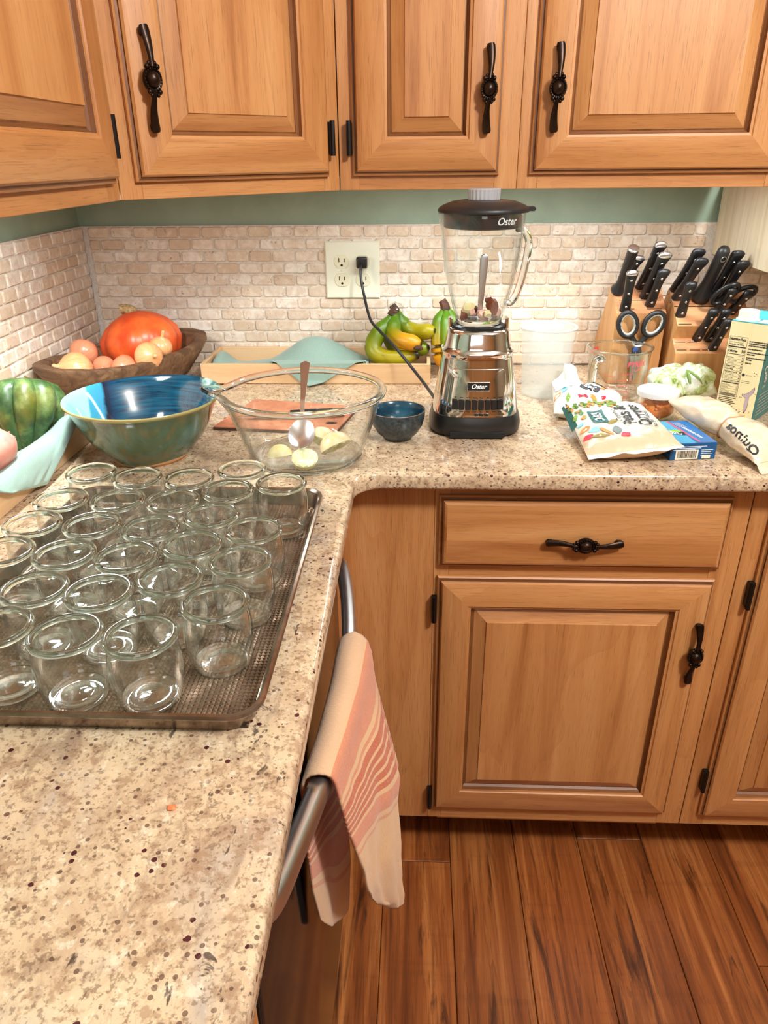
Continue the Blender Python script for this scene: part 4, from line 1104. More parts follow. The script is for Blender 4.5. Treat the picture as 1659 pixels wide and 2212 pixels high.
# things inside the jar
M['date'] = noisy('brown_glossy_skin', srgb(122, 62, 40), srgb(92, 42, 28), 90, .25, .3)
M['pale_chunk'] = noisy('pale_yellow_flesh', srgb(232, 214, 150), srgb(240, 228, 180), 60, .4, .2)
M['pink_chunk'] = noisy('pinkish_pulp', srgb(220, 160, 140), srgb(240, 200, 184), 60, .4, .3)
def chunk(loc, rad, m, lab, seed):
    o = obj('fruit_chunk', blob((0, 0, 0), rad, 2, .45, 1.6, seed=seed), m, None, smooth=30, loc=BL + Vector(loc)); o.rotation_euler = (seed, seed*.7, seed*1.3)
    tag(o, lab, 'food', 'food pieces in the blender jar')
chunk((-.019, -.010, .2075), (.015, .010, .013), M['pale_chunk'], 'pale yellow chunk at the left inside the blender jar', 1)
chunk((-.026, -.014, .1985), (.009, .008, .006), M['date'], 'small brown piece low at the left in the blender jar', 2)
chunk((.021, -.010, .2120), (.016, .011, .010), M['date'], 'brown curled piece at the right inside the blender jar', 3)
chunk((.026, -.002, .2015), (.011, .011, .009), M['pink_chunk'], 'pinkish pulp lump under the brown piece in the blender jar', 4)
chunk((.006, -.012, .1985), (.011, .009, .007), M['pink_chunk'], 'pinkish pulp lump in the middle of the blender jar', 5)
chunk((-.010, .016, .2000), (.012, .010, .009), M['date'], 'brown piece at the back of the blender jar', 6)
chunk((-.012, -.020, .2030), (.007, .006, .005), M['pink_chunk'], 'small pink piece at the front left in the blender jar', 7)
chunk((.013, -.020, .2015), (.008, .007, .006), M['pale_chunk'], 'small pale piece at the front right in the blender jar', 8)
chunk((.024, .010, .2100), (.010, .009, .008), M['pink_chunk'], 'pink piece at the back right in the blender jar', 9)
chunk((.015, -.008, .2200), (.009, .007, .005), M['date'], 'brown curl on top of the pieces in the blender jar', 10)
t = thing('table_knife', 'slim steel table knife handle standing upright inside the blender jar', 'knife', BL + Vector((.002, .004, .193)))
t.rotation_euler = (0, .035, 0)
bm = bmesh.new(); outl = [(-.0030, 0), (-.0036, .03), (-.0055, .075), (-.0058, .092)] + [(.0058*math.cos(a)*1.0, .092+.008*math.sin(a)) for a in (PI*.8, PI*.6, PI*.4, PI*.2)] + [(.0058, .092), (.0055, .075), (.0036, .03), (.0030, 0)]
obj('handle', prism(outl, -.0016, .0016, .0008), M['steel'], t)
obj('handle_edge', tube([(x, 0, z) for x, z in outl], .0011, 6), M['spoonsteel'], t)

# ================================================================== CONTAINER, MEASURING CUP
t = thing('deli_container', 'empty tall translucent plastic tub standing right of the blender', 'container', (.997, -.229, CT))
obj('wall', lathe([(.0001, .0015), (.041, .0008), (.0445, .0015), (.0455, .004), (.0500, .110), (.0515, .112), (.0518, .117), (.0522, .134), (.0510, .134), (.0500, .117), (.0490, .110), (.0446, .005), (.0001, .0035)], 56), M['pp'], t, smooth=40)
obj('rim', lathe([(.0535 + .0022*math.cos(2*PI*k/8), .1355 + .0020*math.sin(2*PI*k/8)) for k in range(9)], 56), translucent('milky_rim', (.88, .90, .88, 1), .35), t, smooth=70)
t = thing('measuring_cup', 'clear glass measuring cup with red markings, standing before the knife block', 'measuring cup', (1.134, -.250, CT))
def cuplip(a, r, z):
    d = math.atan2(math.sin(a-.15), math.cos(a-.15)); k = math.exp(-(d/.35)**2)*max(0, (z-.07)/.03)**2
    return ((r+.006*k)*math.cos(a), (r+.006*k)*math.sin(a), z)
obj('glass_wall', lathe([(.0001, .0006), (.046, .0006), (.0495, .003), (.0510, .010), (.0560, .060), (.0592, .096), (.0600, .0985), (.0590, .100), (.0570, .0985), (.0562, .096), (.0530, .060), (.0480, .012), (.044, .0075), (.0001, .0070)], 56, fn=cuplip), M['glass_bowl'], t, smooth=60)
obj('rim', lathe([(.0592 + .0021*math.cos(2*PI*k/8), .0990 + .0021*math.sin(2*PI*k/8)) for k in range(9)], 56, fn=cuplip), M['glass_rim'], t, smooth=80)
ha = math.radians(222); hd = Vector((math.cos(ha), math.sin(ha), 0))
hp = smooth_path([hd*.0565+Vector((0, 0, .086)), hd*.066+Vector((0, 0, .0905)), hd*.076+Vector((0, 0, .086)), hd*.0815+Vector((0, 0, .070)), hd*.082+Vector((0, 0, .045)), hd*.0805+Vector((0, 0, .020))], 5)
obj('handle', tube(hp, 1, 12, True, None, Vector((-hd.y, hd.x, 0)), (.0065, .0085)), M['glass_rim'], t, smooth=70)
def cupmap(a0, z0, off=.0006):
    def f(a, b):
        z = z0+b; r = .0505 + (z-.005)*.0955 + off; g = a0 + a/r
        return Vector((r*math.cos(g), r*math.sin(g), z))
    return f
A0 = math.radians(268)
bm = text_bm('PYREX', .0135, cupmap(math.radians(292), .079), bold=.0004, shear=.1)
text_bm('2 CUPS', .006, cupmap(math.radians(292), .068), bm, bold=.0001)
for k, s in enumerate(('1 1/2', '1 1/3', '1', '2/3', '1/3')):
    z = .060 - .0115*k
    rect_bm(-.009, .009, -.0005, .0005, cupmap(A0, z), bm, 4, 1); text_bm(s, .0058, cupmap(A0+.22, z+.001), bm, bold=.0001)
for k in range(4): rect_bm(-.012, .012, -.0004, .0004, cupmap(math.radians(240), .055-.011*k), bm, 4, 1)
obj('red_markings', bm, M['ink_pink'], t, smooth=None)
bm = text_bm('PYREX', .0115, lambda a, b: cupmap(math.radians(140), .085, -.003)(a, b), bold=.0004)
obj('back_lettering', bm, M['ink_red'], t, smooth=None)

# ================================================================== KNIFE BLOCKS
TH = math.radians(55); FD = Vector((0, math.sin(TH), math.cos(TH))); AX = Vector((0, -math.cos(TH), math.sin(TH)))
def block(name, lab, x0, x1, prof, slots):
    t = thing(name, lab, 'knife block', (x0, prof[0][0], CT))
    L = [(y-prof[0][0], z-CT) for y, z in prof]
    o = obj('wood_body', prism(L, 0, x1-x0, .0015, axis='x'), [M['block'], M['block_end']], t, smooth=30)
    for p in o.data.polygons:
        if abs(p.normal.dot(AX)) > .95: p.material_index = 1
    for (sx, s, w_, P0) in slots:
        c = Vector((sx-x0, P0[0]-prof[0][0], P0[1]-CT)) + FD*s
        bm = bmesh.new(); q = [c - FD*.0009 + AX*.0004, c + FD*.0009 + AX*.0004]
        bm.faces.new([bm.verts.new(v) for v in (q[0], q[0]+Vector((w_, 0, 0)), q[1]+Vector((w_, 0, 0)), q[1])])
        obj('slot', bm, M['slot_shade'], t, smooth=None)
    return t
A1 = (-.160, 1.0612); T1 = (A1[0]+FD.y*.080, A1[1]+FD.z*.080)
def down_back(T, ymax=-.004):
    s = (ymax - T[0])/math.cos(TH); return (ymax, T[1] - s*math.sin(TH))
d1 = down_back(T1)
block('knife_block', 'pale wooden knife block with five knives, steel and scissors, behind the measuring cup', 1.1418, 1.2429, [(A1[0], CT+.0006), A1, T1, d1, (-.004, CT+.0006)],
      [(1.152, .036, .020, A1), (1.172, .036, .030, A1), (1.193, .060, .020, A1), (1.195, .036, .042, A1), (1.160, .012, .02, A1), (1.205, .012, .03, A1), (1.150, .068, .03, A1)])
A2 = (-.215, .9927); B2 = (A2[0]+FD.y*.0405, A2[1]+FD.z*.0405); C2 = (B2[0]+AX.y*.0345, B2[1]+AX.z*.0345); D2 = (C2[0]+FD.y*.106, C2[1]+FD.z*.106); d2 = down_back(D2)
kb2 = block('knife_block', 'stepped wooden knife block full of black handled knives, behind the carton', 1.2543, 1.3995, [(A2[0], CT+.0006), A2, B2, C2, D2, d2, (-.004, CT+.0006)],
      [(1.2555, .052, .044, C2), (1.2515+.005, .005, .026, C2), (1.2575, .098, .022, C2), (1.2575, .078, .02, C2), (1.300, .052, .06, C2), (1.2586, .030, .020, A2), (1.282, .030, .020, A2), (1.2578, .009, .020, A2), (1.2833, .009, .021, A2), (1.308, .009, .021, A2)])
sq = [(-.011+.011*math.cos(2*PI*k/20)*1.0, .0075*math.sin(2*PI*k/20)) for k in range(20)]
obj('oval_mark', tube([(.0745+x, -.0004, .0345+z) for x, z in sq] + [(.0745+sq[0][0], -.0004, .0345+sq[0][1])], .0006, 5), M['ink'], kb2)
def knife(B, T, lab, w0=.0085, cap=False, group=None, bolster=True, hook=1.0, thick=.0058):
    B, T = Vector(B), Vector(T); X = (T-B); L = X.length; X.normalize(); w0 *= 1.16; thick *= 1.12
    Z = (-FD - X*X.dot(-FD)).normalized(); Y = Z.cross(X)
    t = thing('knife', lab, 'knife', B); t['group'] = group
    t.rotation_euler = Matrix((X, Y, Z)).transposed().to_euler()
    # Y points to -x or +x; the butt hooks towards the blade edge (+x side)
    sgn = 1 if Y.x > 0 else -1
    secs = []; n = 26
    for i in range(n):
        s = i/(n-1); u = L*s
        hw = w0*(.86 + .22*math.sin(PI*min(1, s*1.15))**2*0 + .10*math.cos(2*PI*s))
        c = sgn*hook*(.0035*max(0, (s-.55)/.45)**2)
        if s > .8: hw *= 1 + .16*hook*math.sin((s-.8)/.2*PI*.7)
        th = thick
        if s > .93: k = (s-.93)/.07; e = math.sqrt(max(.03, 1-k*k*.97)); hw *= .25+.75*e; th *= e
        secs.append([(u, c + hw*math.copysign(abs(math.cos(a))**.55, math.cos(a)), th*math.copysign(abs(math.sin(a))**.75, math.sin(a))) for a in [2*PI*j/16 for j in range(16)]])
    obj('handle', rings(secs[:-2] if cap else secs, True, True, True), M['knife_black'], t, smooth=60)
    if bolster: obj('bolster', box(-.010, .0015, -w0*.95, w0*.95, -thick*.8, thick*.8, .001), M['steel'], t)
    for s in (.14, .48, .80):
        c = sgn*hook*(.0035*max(0, (s-.55)/.45)**2)
        obj('rivet', lathe([(.0001, .0011), (.0021, .0009), (.0027, 0)], 12), M['spoonsteel'], t, loc=(L*s, c, thick*.98))
    if cap: obj('butt_cap', rings(secs[-3:], True, False, True), M['spoonsteel'], t, smooth=60)
    return t
G1_, G2_ = 'knives in the left knife block', 'knives in the stepped knife block'
knife((1.1650, -.097, 1.1050), (1.1800, -.1356, 1.1699), 'black riveted knife between steel and front knife in the left block', .0092, True, group=G1_)
knife((1.1600, -.1535, 1.0660), (1.1509, -.2027, 1.1507), 'front left black knife with a silver butt in the left block', .0098, True, group=G1_, hook=.5)
knife((1.2000, -.1017, 1.1020), (1.2070, -.1735, 1.1996), 'tallest black knife at the back of the left block', .0098, True, group=G1_, hook=.9)
knife((1.2050, -.1233, 1.0869), (1.2110, -.1925, 1.1825), 'big black riveted knife with a steel bolster in the left block', .0100, True, group=G1_, hook=1.3)
knife((1.2120, -.1420, 1.0740), (1.2140, -.1914, 1.1506), 'short black knife at the front right of the left block', .0092, group=G1_)
# honing steel
B, T = Vector((1.1518, -.1102, 1.0962)), Vector((1.1560, -.1777, 1.1893)); X = T-B; L = X.length
t = thing('honing_steel', 'round black honing steel with a chrome end cap in the left block', 'honing steel', B); t.rotation_euler = X.to_track_quat('Z', 'Y').to_euler()
obj('handle', lathe([(.0001, .0005), (.0135, .0005), (.0150, .004), (.0145, .009), (.0095, .016), (.0085, .03), (.0095, .065), (.0108, L-.008), (.0110, L-.004)], 24), M['knife_black'], t, smooth=50)
obj('end_cap', lathe([(.0110, L-.004), (.0112, L-.001), (.0098, L), (.0001, L+.0004)], 24), M['spoonsteel'], t, smooth=30)
# kitchen scissors in front of the left block
t = thing('kitchen_scissors', 'kitchen scissors with black and grey loop handles hanging before the left block', 'scissors', (1.1895, -.1735, 1.004))
t.rotation_euler = (.05, 0, 0)
for s in (-1, 1):
    pts = []
    for k in range(25):
        a = 2*PI*k/24; rx, rz = .0180, .0245
        x, z = rx*math.cos(a), rz*math.sin(a)
        x += .004*math.sin(a)**2*math.copysign(1, math.sin(a))*.5
        ca, sa = math.cos(s*-.38), math.sin(s*-.38)
        pts.append((s*.0265 + x*ca - z*sa, s*.002, .0385 + x*sa + z*ca))
    o = obj('loop', tube(pts, 1, 10, False, None, Vector((0, 1, 0)), (.0052, .0052)), M['black_soft'], t, smooth=70)
    obj('inner_ring', tube([(s*.0265 + (p[0]-s*.0265)*.80, p[1]-.001, .0385+(p[2]-.0385)*.83) for p in pts], .0030, 8, False), plain('grey_soft_grip', srgb(176, 178, 172), .5), o, smooth=70)
    obj('shank', tube(smooth_path([(s*.0180, s*.002, .0175), (s*.0105, s*.002, .006), (0, s*.0015, -.006), (-s*.006, s*.001, -.025)], 5), 1, 8, True, None, Vector((0, 1, 0)), (.0060, .0028)), M['black_soft'], t, smooth=60)
    obj('blade', prism([(-s*.002, -.010), (-s*.0115, -.020), (-s*.0055, -.080), (-s*.0015, -.081), (s*.0025, -.02)], s*.0012-.0007, s*.0012+.0007), M['steel'], t, smooth=None)
obj('opener_arch', tube(smooth_path([(-.013, -.003, .004), (-.008, -.0032, -.0035), (0, -.0035, -.0055), (.008, -.0032, -.0035), (.013, -.003, .004)], 4), .0024, 8), M['steel'], t)
obj('pivot_screw', lathe([(.0001, .002), (.005, .0015), (.0056, 0)], 16), plain('blue_screw_cap', srgb(24, 72, 150), .3), t, loc=(-.004, -.0040, -.012), rot=(PI/2, 0, 0))

knife((1.2645, -.1214, 1.1003), (1.2760, -.1898, 1.1879), 'back left tall black knife in the stepped block', .0100, group=G2_)
knife((1.2640, -.1411, 1.0866), (1.2770, -.2102, 1.1734), 'second tall black knife at the left of the stepped block', .0100, group=G2_)
knife((1.2645, -.1784, 1.0604), (1.2585, -.2253, 1.1318), 'short black knife at the front left of the stepped block', .0092, group=G2_, hook=.6)
knife((1.3330, -.1370, 1.0895), (1.3440, -.2050, 1.1860), 'tall black knife at the back right of the stepped block', .0100, group=G2_)
knife((1.3470, -.1500, 1.0805), (1.3520, -.2150, 1.1690), 'tall black riveted knife nearest the pale side panel, above the black scissors', .0100, group=G2_, hook=1.3)
knife((1.3026, -.1843, 1.0142), (1.3076, -.2356, 1.0827), 'left black steak knife in the lower step of the stepped block', .0085, group=G2_, hook=.4)
knife((1.3253, -.1860, 1.0130), (1.3314, -.2349, 1.0825), 'middle black steak knife in the lower step of the stepped block', .0085, group=G2_, hook=.4)
knife((1.3290, -.2050, 1.0000), (1.3320, -.2524, 1.0672), 'front black steak knife beside the carton in the stepped block', .0085, group=G2_, hook=.4)
knife((1.3330, -.1760, 1.0620), (1.3440, -.2160, 1.1190), 'black steak knife standing above the lower step of the stepped block', .0085, group=G2_, hook=.4)
knife((1.3640, -.1720, 1.0650), (1.3740, -.2200, 1.1130), 'rightmost black steak knife behind the carton cap', .0085, group=G2_, hook=.4)
# thick round handle with a hanging hole
B, T = Vector((1.3100, -.1405, 1.0870)), Vector((1.3150, -.2155, 1.1928)); X = T-B; L = X.length
t = thing('honing_steel', 'thick black round handle with a hanging hole and a bulbous guard, stepped block', 'honing steel', B); t.rotation_euler = X.to_track_quat('Z', 'Y').to_euler()
bm = lathe([(.0001, .0005), (.0165, .0008), (.0195, .006), (.0190, .013), (.0140, .024), (.0112, .040), (.0115, .07), (.0120, L-.020), (.0115, L-.008), (.0085, L-.002), (.0001, L)], 28)
obj('handle', bm, M['black_soft'], t, smooth=60)
obj('hang_hole', tube([(0, 0, L-.018), (0, -.0126, L-.018)], .0045, 10), M['slot_shade'], t)
obj('hole_rim', tube([(.0046*math.cos(2*PI*k/14), -.0118, L-.018+.0060*math.sin(2*PI*k/14)) for k in range(15)], .0009, 6), M['steel'], t)
# second scissors
t = thing('poultry_shears', 'all black scissors with two loop handles in the stepped block, upper right', 'scissors', (1.3400, -.1560, 1.0790))
for s, cx, cz, rx, rz, tl in ((-1, -.006, .045, .0150, .0290, .62), (1, .0290, .0440, .0150, .0250, .95)):
    pts = []
    for k in range(25):
        a = 2*PI*k/24; x, z = rx*math.cos(a), rz*math.sin(a); ca, sa = math.cos(-tl), math.sin(-tl)
        xx, zz = x*ca - z*sa, x*sa + z*ca
        pts.append((cx + xx, -.044 - (zz*.45) + (0.0 if s > 0 else -.004), cz + zz*.8 - .018))
    obj('loop', tube(pts, .0047, 10, False), M['black'], t, smooth=70)
obj('shank', tube(smooth_path([(0, 0, 0), (.003, -.012, .010), (.006, -.026, .016), (.010, -.032, .020)], 5), 1, 10, True, None, Vector((0, 0, 1)), (.0085, .0055)), M['black'], t, smooth=60)

# ================================================================== GROCERIES
def film(name, c1, c2, rough=.22, sc=50, b=.35):
    t = NT(name); v = t.coords((1, 1, 1), False); n = t.noise(v, sc, 4, .6, 1.2); n2 = t.noise(v, sc*2.6, 3, .6)
    t.base(t.ramp(n, [(.35, c1), (.65, c2)])); t.set(Roughness=rough); t.b.inputs['Coat Weight'].default_value = .35; t.b.inputs['Coat Roughness'].default_value = .12
    t.bump(t.math('ADD', n, t.math('MULTIPLY', n2, .4)), b, .004); return t.m
M['film_white'] = film('white_plastic_film', srgb(232, 230, 222), srgb(240, 238, 230))
M['film_tan'] = film('tan_plastic_film', srgb(226, 196, 160), srgb(238, 216, 186))
def bag_uv_film():
    t = NT('white_to_tan_film'); tc = t.new('ShaderNodeTexCoord'); s = t.sep(tc.outputs['UV'])
    v = t.coords((1, 1, 1), False); n = t.noise(v, 46, 4, .6, 1.0)
    f = t.math('ADD', s[1], t.math('MULTIPLY', t.math('SUBTRACT', n, .5), .12))
    c = t.ramp(f, [(.16, srgb(222, 188, 156)), (.22, srgb(228, 204, 176)), (.36, srgb(230, 224, 206)), (.50, srgb(234, 234, 222))])
    t.base(c); t.set(Roughness=.24); t.b.inputs['Coat Weight'].default_value = .35; t.bump(n, .35, .004); return t.m
M['film_peas'] = bag_uv_film()
INK = {k: plain('print_'+k, srgb(*c), .45) for k, c in dict(teal=(30, 96, 92), ltblue=(130, 196, 220), orange=(236, 140, 60), red=(214, 36, 60), olive=(140, 120, 30), grey=(108, 122, 120), pea=(120, 158, 52), peadark=(84, 120, 40), charcoal=(50, 56, 60), mauve=(182, 166, 176), cream=(238, 224, 200)).items()}
def bag(name, lab, cat, Q, hup, hdn, m, amp=.002, seed=0, fin=True, n=34, pw=2.4):
    """pillow bag: Q = corners (front left, front right, back right, back left) of the seam plane"""
    fl, fr_, br, bl = [Vector(q) for q in Q]
    def mid(u, v): return (fl*(1-u) + fr_*u)*(1-v) + (bl*(1-u) + br*u)*v
    def prof(u, v):
        k = max(0, 1-abs(2*u-1)**pw)**.55*max(0, 1-abs(2*v-1)**(pw+.6))**.6
        return k
    def wr(u, v): return amp*(mnoise.noise(Vector((u*6, v*6, seed))) + .6*mnoise.noise(Vector((u*15, v*13, seed+9))))
    def top(u, v, off=0.0):
        p = mid(u, v); return Vector((p.x, p.y, p.z + hup*prof(u, v) + wr(u, v)*(.35+prof(u, v)) + off))
    def bot(u, v):
        p = mid(u, v); return Vector((p.x, p.y, max(CT+.0012, p.z - hdn*prof(u, v) - .001)))
    t = thing(name, lab, cat, (0, 0, 0))
    g = [[top(i/n, j/n) for i in range(n+1)] for j in range(n+1)]
    b = [[bot(i/n, j/n) for i in range(n+1)] for j in range(n+1)]
    bm = rings(g, closed=False, uv=True)
    obj('front_film', bm, m, t, smooth=70)
    obj('back_film', rings(b, closed=False, uv=True), m, t, smooth=70)
    if fin:
        rs = []
        for k in range(5):
            row = []
            for i in range(n+1):
                u = i/n; p = mid(u, 0); d = (fl-bl).normalized(); d.z *= .3
                row.append(p + d*(.0035*k) + Vector((0, 0, .0040*mnoise.noise(Vector((u*7, k*.2, seed+3)))*(k/4) + .0006 + wr(u, 0)*.3)))
            for q in row: q.z = max(q.z, CT+.0015)
            rs.append(row)
        obj('seal_fin', rings(rs, closed=False, uv=True), m, t, smooth=60)
    return t, top
def printer(top, u0, v0, LU, LV, ang=0.0, off=.0012):
    """maps flat print coordinates (a right, b up) to the bag; ang=0 -> text reads along +u"""
    c, s = math.cos(ang), math.sin(ang)
    def f(a, b):
        x, y = a*c - b*s, a*s + b*c
        return top(min(.995, max(.005, u0 + x/LU)), min(.995, max(.005, v0 + y/LV)), off)
    return f
# peas and carrots
PQ = ((1.008, -.600, CT+.010), (1.150, -.608, CT+.032), (1.122, -.462, CT+.052), (1.000, -.420, CT+.038))
t, top = bag('frozen_vegetable_bag', 'white and tan bag of peas and carrots lying at the counter edge', 'food bag', PQ, .014, .030, M['film_peas'], .0022, 3, pw=3.6)
top_ = top
top = lambda u, v, off=0.0: top_(u, v**1.55, off)
LU, LV = .135, .180
q = lambda u, v, a=PI/2, o=.0018: printer(top, u, v, LU, LV, a, o)
bm = text_bm('Peas &', .0270, q(.60, .66), bold=.0006, sx=.82); text_bm('Carrots', .0270, q(.765, .655), bm, bold=.0006, sx=.82)
text_bm('Organic', .0120, q(.50, .66), bm, shear=.3); text_bm('No Salt Added', .0095, q(.85, .58), bm, bold=.0001)
obj('black_lettering', bm, M['ink'], t, smooth=None)
obj('badge', rect_bm(-.019, .019, -.0125, .0125, q(.285, .665, PI/2, .0012), None, 14, 10), INK['teal'], t, smooth=None)
obj('badge_lettering', text_bm('365', .0200, printer(top, .280, .655, LU, LV, PI/2, .0024), bold=.0006, sx=.9), M['ink_white'], t, smooth=None)
for nm, c, args in (('leaf_print', 'red', [(.075, .37, .020, .013, .6)]), ('leaf_print', 'red', [(.47, .315, .020, .014, .7)]), ('leaf_print', 'olive', [(.205, .345, .030, .013, -.15), (.415, .565, .022, .012, .6)]),
                    ('leaf_print', 'orange', [(.075, .50, .020, .012, .5), (.285, .42, .040, .0075, -1.1)]), ('leaf_print', 'ltblue', [(.185, .47, .028, .012, .35), (.06, .60, .014, .008, .7)]), ('leaf_print', 'grey', [(.405, .41, .030, .014, 1.45)])):
    for (u, v, l, w_, a) in args: obj(nm, poly_bm(leaf_pts(0, 0, l, w_, a), printer(top, u, v, LU, LV)), INK[c], t, smooth=None)
gp, dp, cp_ = bmesh.new(), bmesh.new(), bmesh.new(); rnd = random.Random(5)
for k in range(70):
    u = rnd.uniform(.02, .62); v = .96 - .0*u - rnd.uniform(0, .13) - (.18*rnd.random() if u < .16 else 0)
    tgt = (gp, dp, cp_)[k % 3]
    poly_bm(leaf_pts(0, 0, .0075, .0075 if tgt is not cp_ else .0055, rnd.uniform(0, 3), 5), printer(top, u, v, LU, LV, off=.0008+.00003*k), tgt)
obj('pea_print', gp, INK['pea'], t, smooth=None); obj('pea_print', dp, INK['peadark'], t, smooth=None); obj('carrot_print', cp_, INK['orange'], t, smooth=None)
obj('green_edge', rings([[top(.0 + .03*k, .62 + .36*j/14, .0006) - Vector((.0035*(1-k), 0, .006*(1-k))) for j in range(15)] for k in range(2)], closed=False), INK['teal'], t, smooth=None)
# white bag behind
WQ = ((.990, -.398, CT+.012), (1.112, -.392, CT+.010), (1.130, -.325, CT+.022), (.998, -.312, CT+.040))
t, top = bag('frozen_vegetable_bag', 'crumpled white bag with coloured leaf prints, folded over behind the peas bag', 'food bag', WQ, .024, .024, M['film_white'], .0045, 11, False, pw=3.0)
LU, LV = .14, .085
bmk = rect_bm(-.019, .019, -.0105, .0105, printer(top, .52, .60, LU, LV, -.5), None, 14, 10); obj('badge', bmk, INK['charcoal'], t, smooth=None)
obj('badge_lettering', text_bm('365', .017, printer(top, .52, .60, LU, LV, PI-.5, .0026), bold=.0005), M['ink_white'], t, smooth=None)
obj('black_lettering', text_bm('Cauli', .016, printer(top, .66, .80, LU, LV, PI-.55, .0024), bold=.0005), M['ink'], t, smooth=None)
for c, u, v, l, w_, a in (('ltblue', .16, .56, .026, .012, 1.1), ('orange', .055, .42, .022, .012, 1.0), ('pea', .20, .22, .020, .010, 1.5), ('red', .43, .26, .026, .013, -.3), ('orange', .58, .20, .024, .009, -.9), ('red', .72, .26, .016, .010, 1.3), ('orange', .70, .62, .016, .008, -.6)):
    obj('leaf_print', poly_bm(leaf_pts(0, 0, l, w_, a), printer(top, u, v, LU, LV)), INK[c], t, smooth=None)
def neck(u, v):
    a = .5+.5*u; x = .998 + .060*u; y = -.350 + .050*v + .010*u
    z = CT + .040 + .022*math.sin(PI*u)*(.4+.6*v) + .0045*mnoise.noise(Vector((u*7, v*7, 2.2))) + (.016*v if .35 < u < .8 else 0)
    return (x, y, z)
sheet(neck, 26, 20, .0014, M['film_white'], 'folded_end', t, 40)
# blue box
t = thing('food_box', 'flat blue cardboard box with a barcode, wedged between the two food bags', 'box', (1.1395, -.5955, CT)); t.rotation_euler = (0, 0, .13)
obj('carton', box(0, .0745, 0, .107, .0006, .0280, .0006), [plain('blue_card', srgb(18, 78, 128), .3)], t, smooth=None)
tp = lambda x, y: Vector((x, y, .0284)); fm = lambda x, z: Vector((x, -.0004, z))
obj('top_print', rect_bm(.0008, .0400, .0008, .1062, tp), plain('light_blue_print', srgb(72, 164, 206), .3), t, smooth=None)
obj('top_print', rect_bm(.0400, .0738, .0008, .1062, tp), plain('bright_blue_print', srgb(26, 108, 176), .3), t, smooth=None)
tq = lambda dz: (lambda x, y: Vector((x, y, .0284+dz)))
obj('pink_stripe', poly_bm([(.0455, .004), (.0490, .004), (.0395, .105), (.0360, .105)], tq(.0003)), M['ink_pink'], t, smooth=None)
def rotm(cx, cy, ang, f):
    c, s = math.cos(ang), math.sin(ang); return lambda a, b: f(cx + a*c - b*s, cy + a*s + b*c)
obj('logo_plate', poly_bm([(-.019, -.008), (.019, -.008), (.021, .006), (-.021, .006)], rotm(.0225, .050, PI-.45, tq(.0004))), M['ink'], t, smooth=None)
obj('logo_leaf', poly_bm(leaf_pts(0, 0, .022, .014, .2), rotm(.0300, .056, PI-.45, tq(.0006))), plain('lime_print', srgb(130, 196, 40), .35), t, smooth=None)
obj('logo_globe', poly_bm([(.010*math.cos(2*PI*k/16), .008*math.sin(2*PI*k/16)) for k in range(16)], rotm(.0120, .052, 0, tq(.0003))), plain('globe_blue_print', srgb(30, 100, 170), .35), t, smooth=None)
bm = text_bm('WILD', .0085, rotm(.0225, .0535, PI-.45, tq(.0008)), bold=.0004); text_bm('PLANET', .0085, rotm(.0215, .0465, PI-.45, tq(.0008)), bm, bold=.0004)
text_bm('WILD SARDINES', .0072, rotm(.0560, .047, PI-.42-1.0, tq(.0004)), bm, bold=.0003)
for k in range(4): rect_bm(-.012, .012, -.0004, .0004, rotm(.0560-.0035*k, .085, PI-1.4, tq(.0004)), bm)
for k in range(3): rect_bm(.003, .058-.009*k, .0222-.0026*k, .0232-.0026*k, fm, bm)
for k in range(4): rect_bm(.050, .069-.003*(k % 2), .0160-.0030*k, .0168-.0030*k, fm, bm)
obj('white_lettering', bm, M['ink_white'], t, smooth=None)
obj('barcode_label', rect_bm(.0085, .0455, .0016, .0172, fm), INK['cream'], t, smooth=None)
bm = bmesh.new(); x = .0115; rnd = random.Random(2)
while x < .0425:
    w_ = rnd.choice((.0005, .0008, .0012)); rect_bm(x, x+w_, .0040, .0160, lambda a, b: Vector((a, -.0007, b)), bm); x += w_ + rnd.choice((.0006, .0009))
obj('barcode_bars', bm, M['ink'], t, smooth=None)
obj('picture_print', rect_bm(.052, .066, .0020, .0072, lambda a, b: Vector((a, -.0007, b))), INK['cream'], t, smooth=None)
# jar with white lid
t = thing('small_jar', 'small glass jar of chopped orange paste with a white lid, among the bags', 'jar', (1.1745, -.3890, CT))
obj('glass', lathe([(.0001, .0005), (.027, .0005), (.0305, .003), (.0345, .014), (.0352, .028), (.0335, .040), (.0325, .046), (.031, .046), (.0335, .028), (.0328, .014), (.028, .005), (.0001, .004)], 44), M['glass_bowl'], t, smooth=60)
M['orange_mash'] = noisy('orange_brown_mash', srgb(206, 110, 52), srgb(232, 146, 72), 110, .45, .6)
fm_ = bmesh.new(); rnd = random.Random(9)
blob((0, 0, .020), (.0312, .0312, .0155), 4, .06, 3, bm=fm_)
for k in range(70):
    a = rnd.uniform(0, 2*PI); r = .0295*math.sqrt(rnd.random()); blob((r*math.cos(a), r*math.sin(a), .029+rnd.uniform(0, .007)-.004*(r/.03)), rnd.uniform(.0022, .0042), 1, .3, 2, bm=fm_, seed=k)
tag(obj('filling', fm_, M['orange_mash'], t, smooth=50), kind='stuff')
obj('lid', lathe([(.0345, .0455), (.0366, .0465), (.0370, .0510), (.0366, .0555), (.0345, .0572), (.0325, .0565), (.031, .0560), (.0001, .0562)], 48, True), translucent('milky_lid', (.88, .89, .88, 1), .12, .3), t, smooth=40)
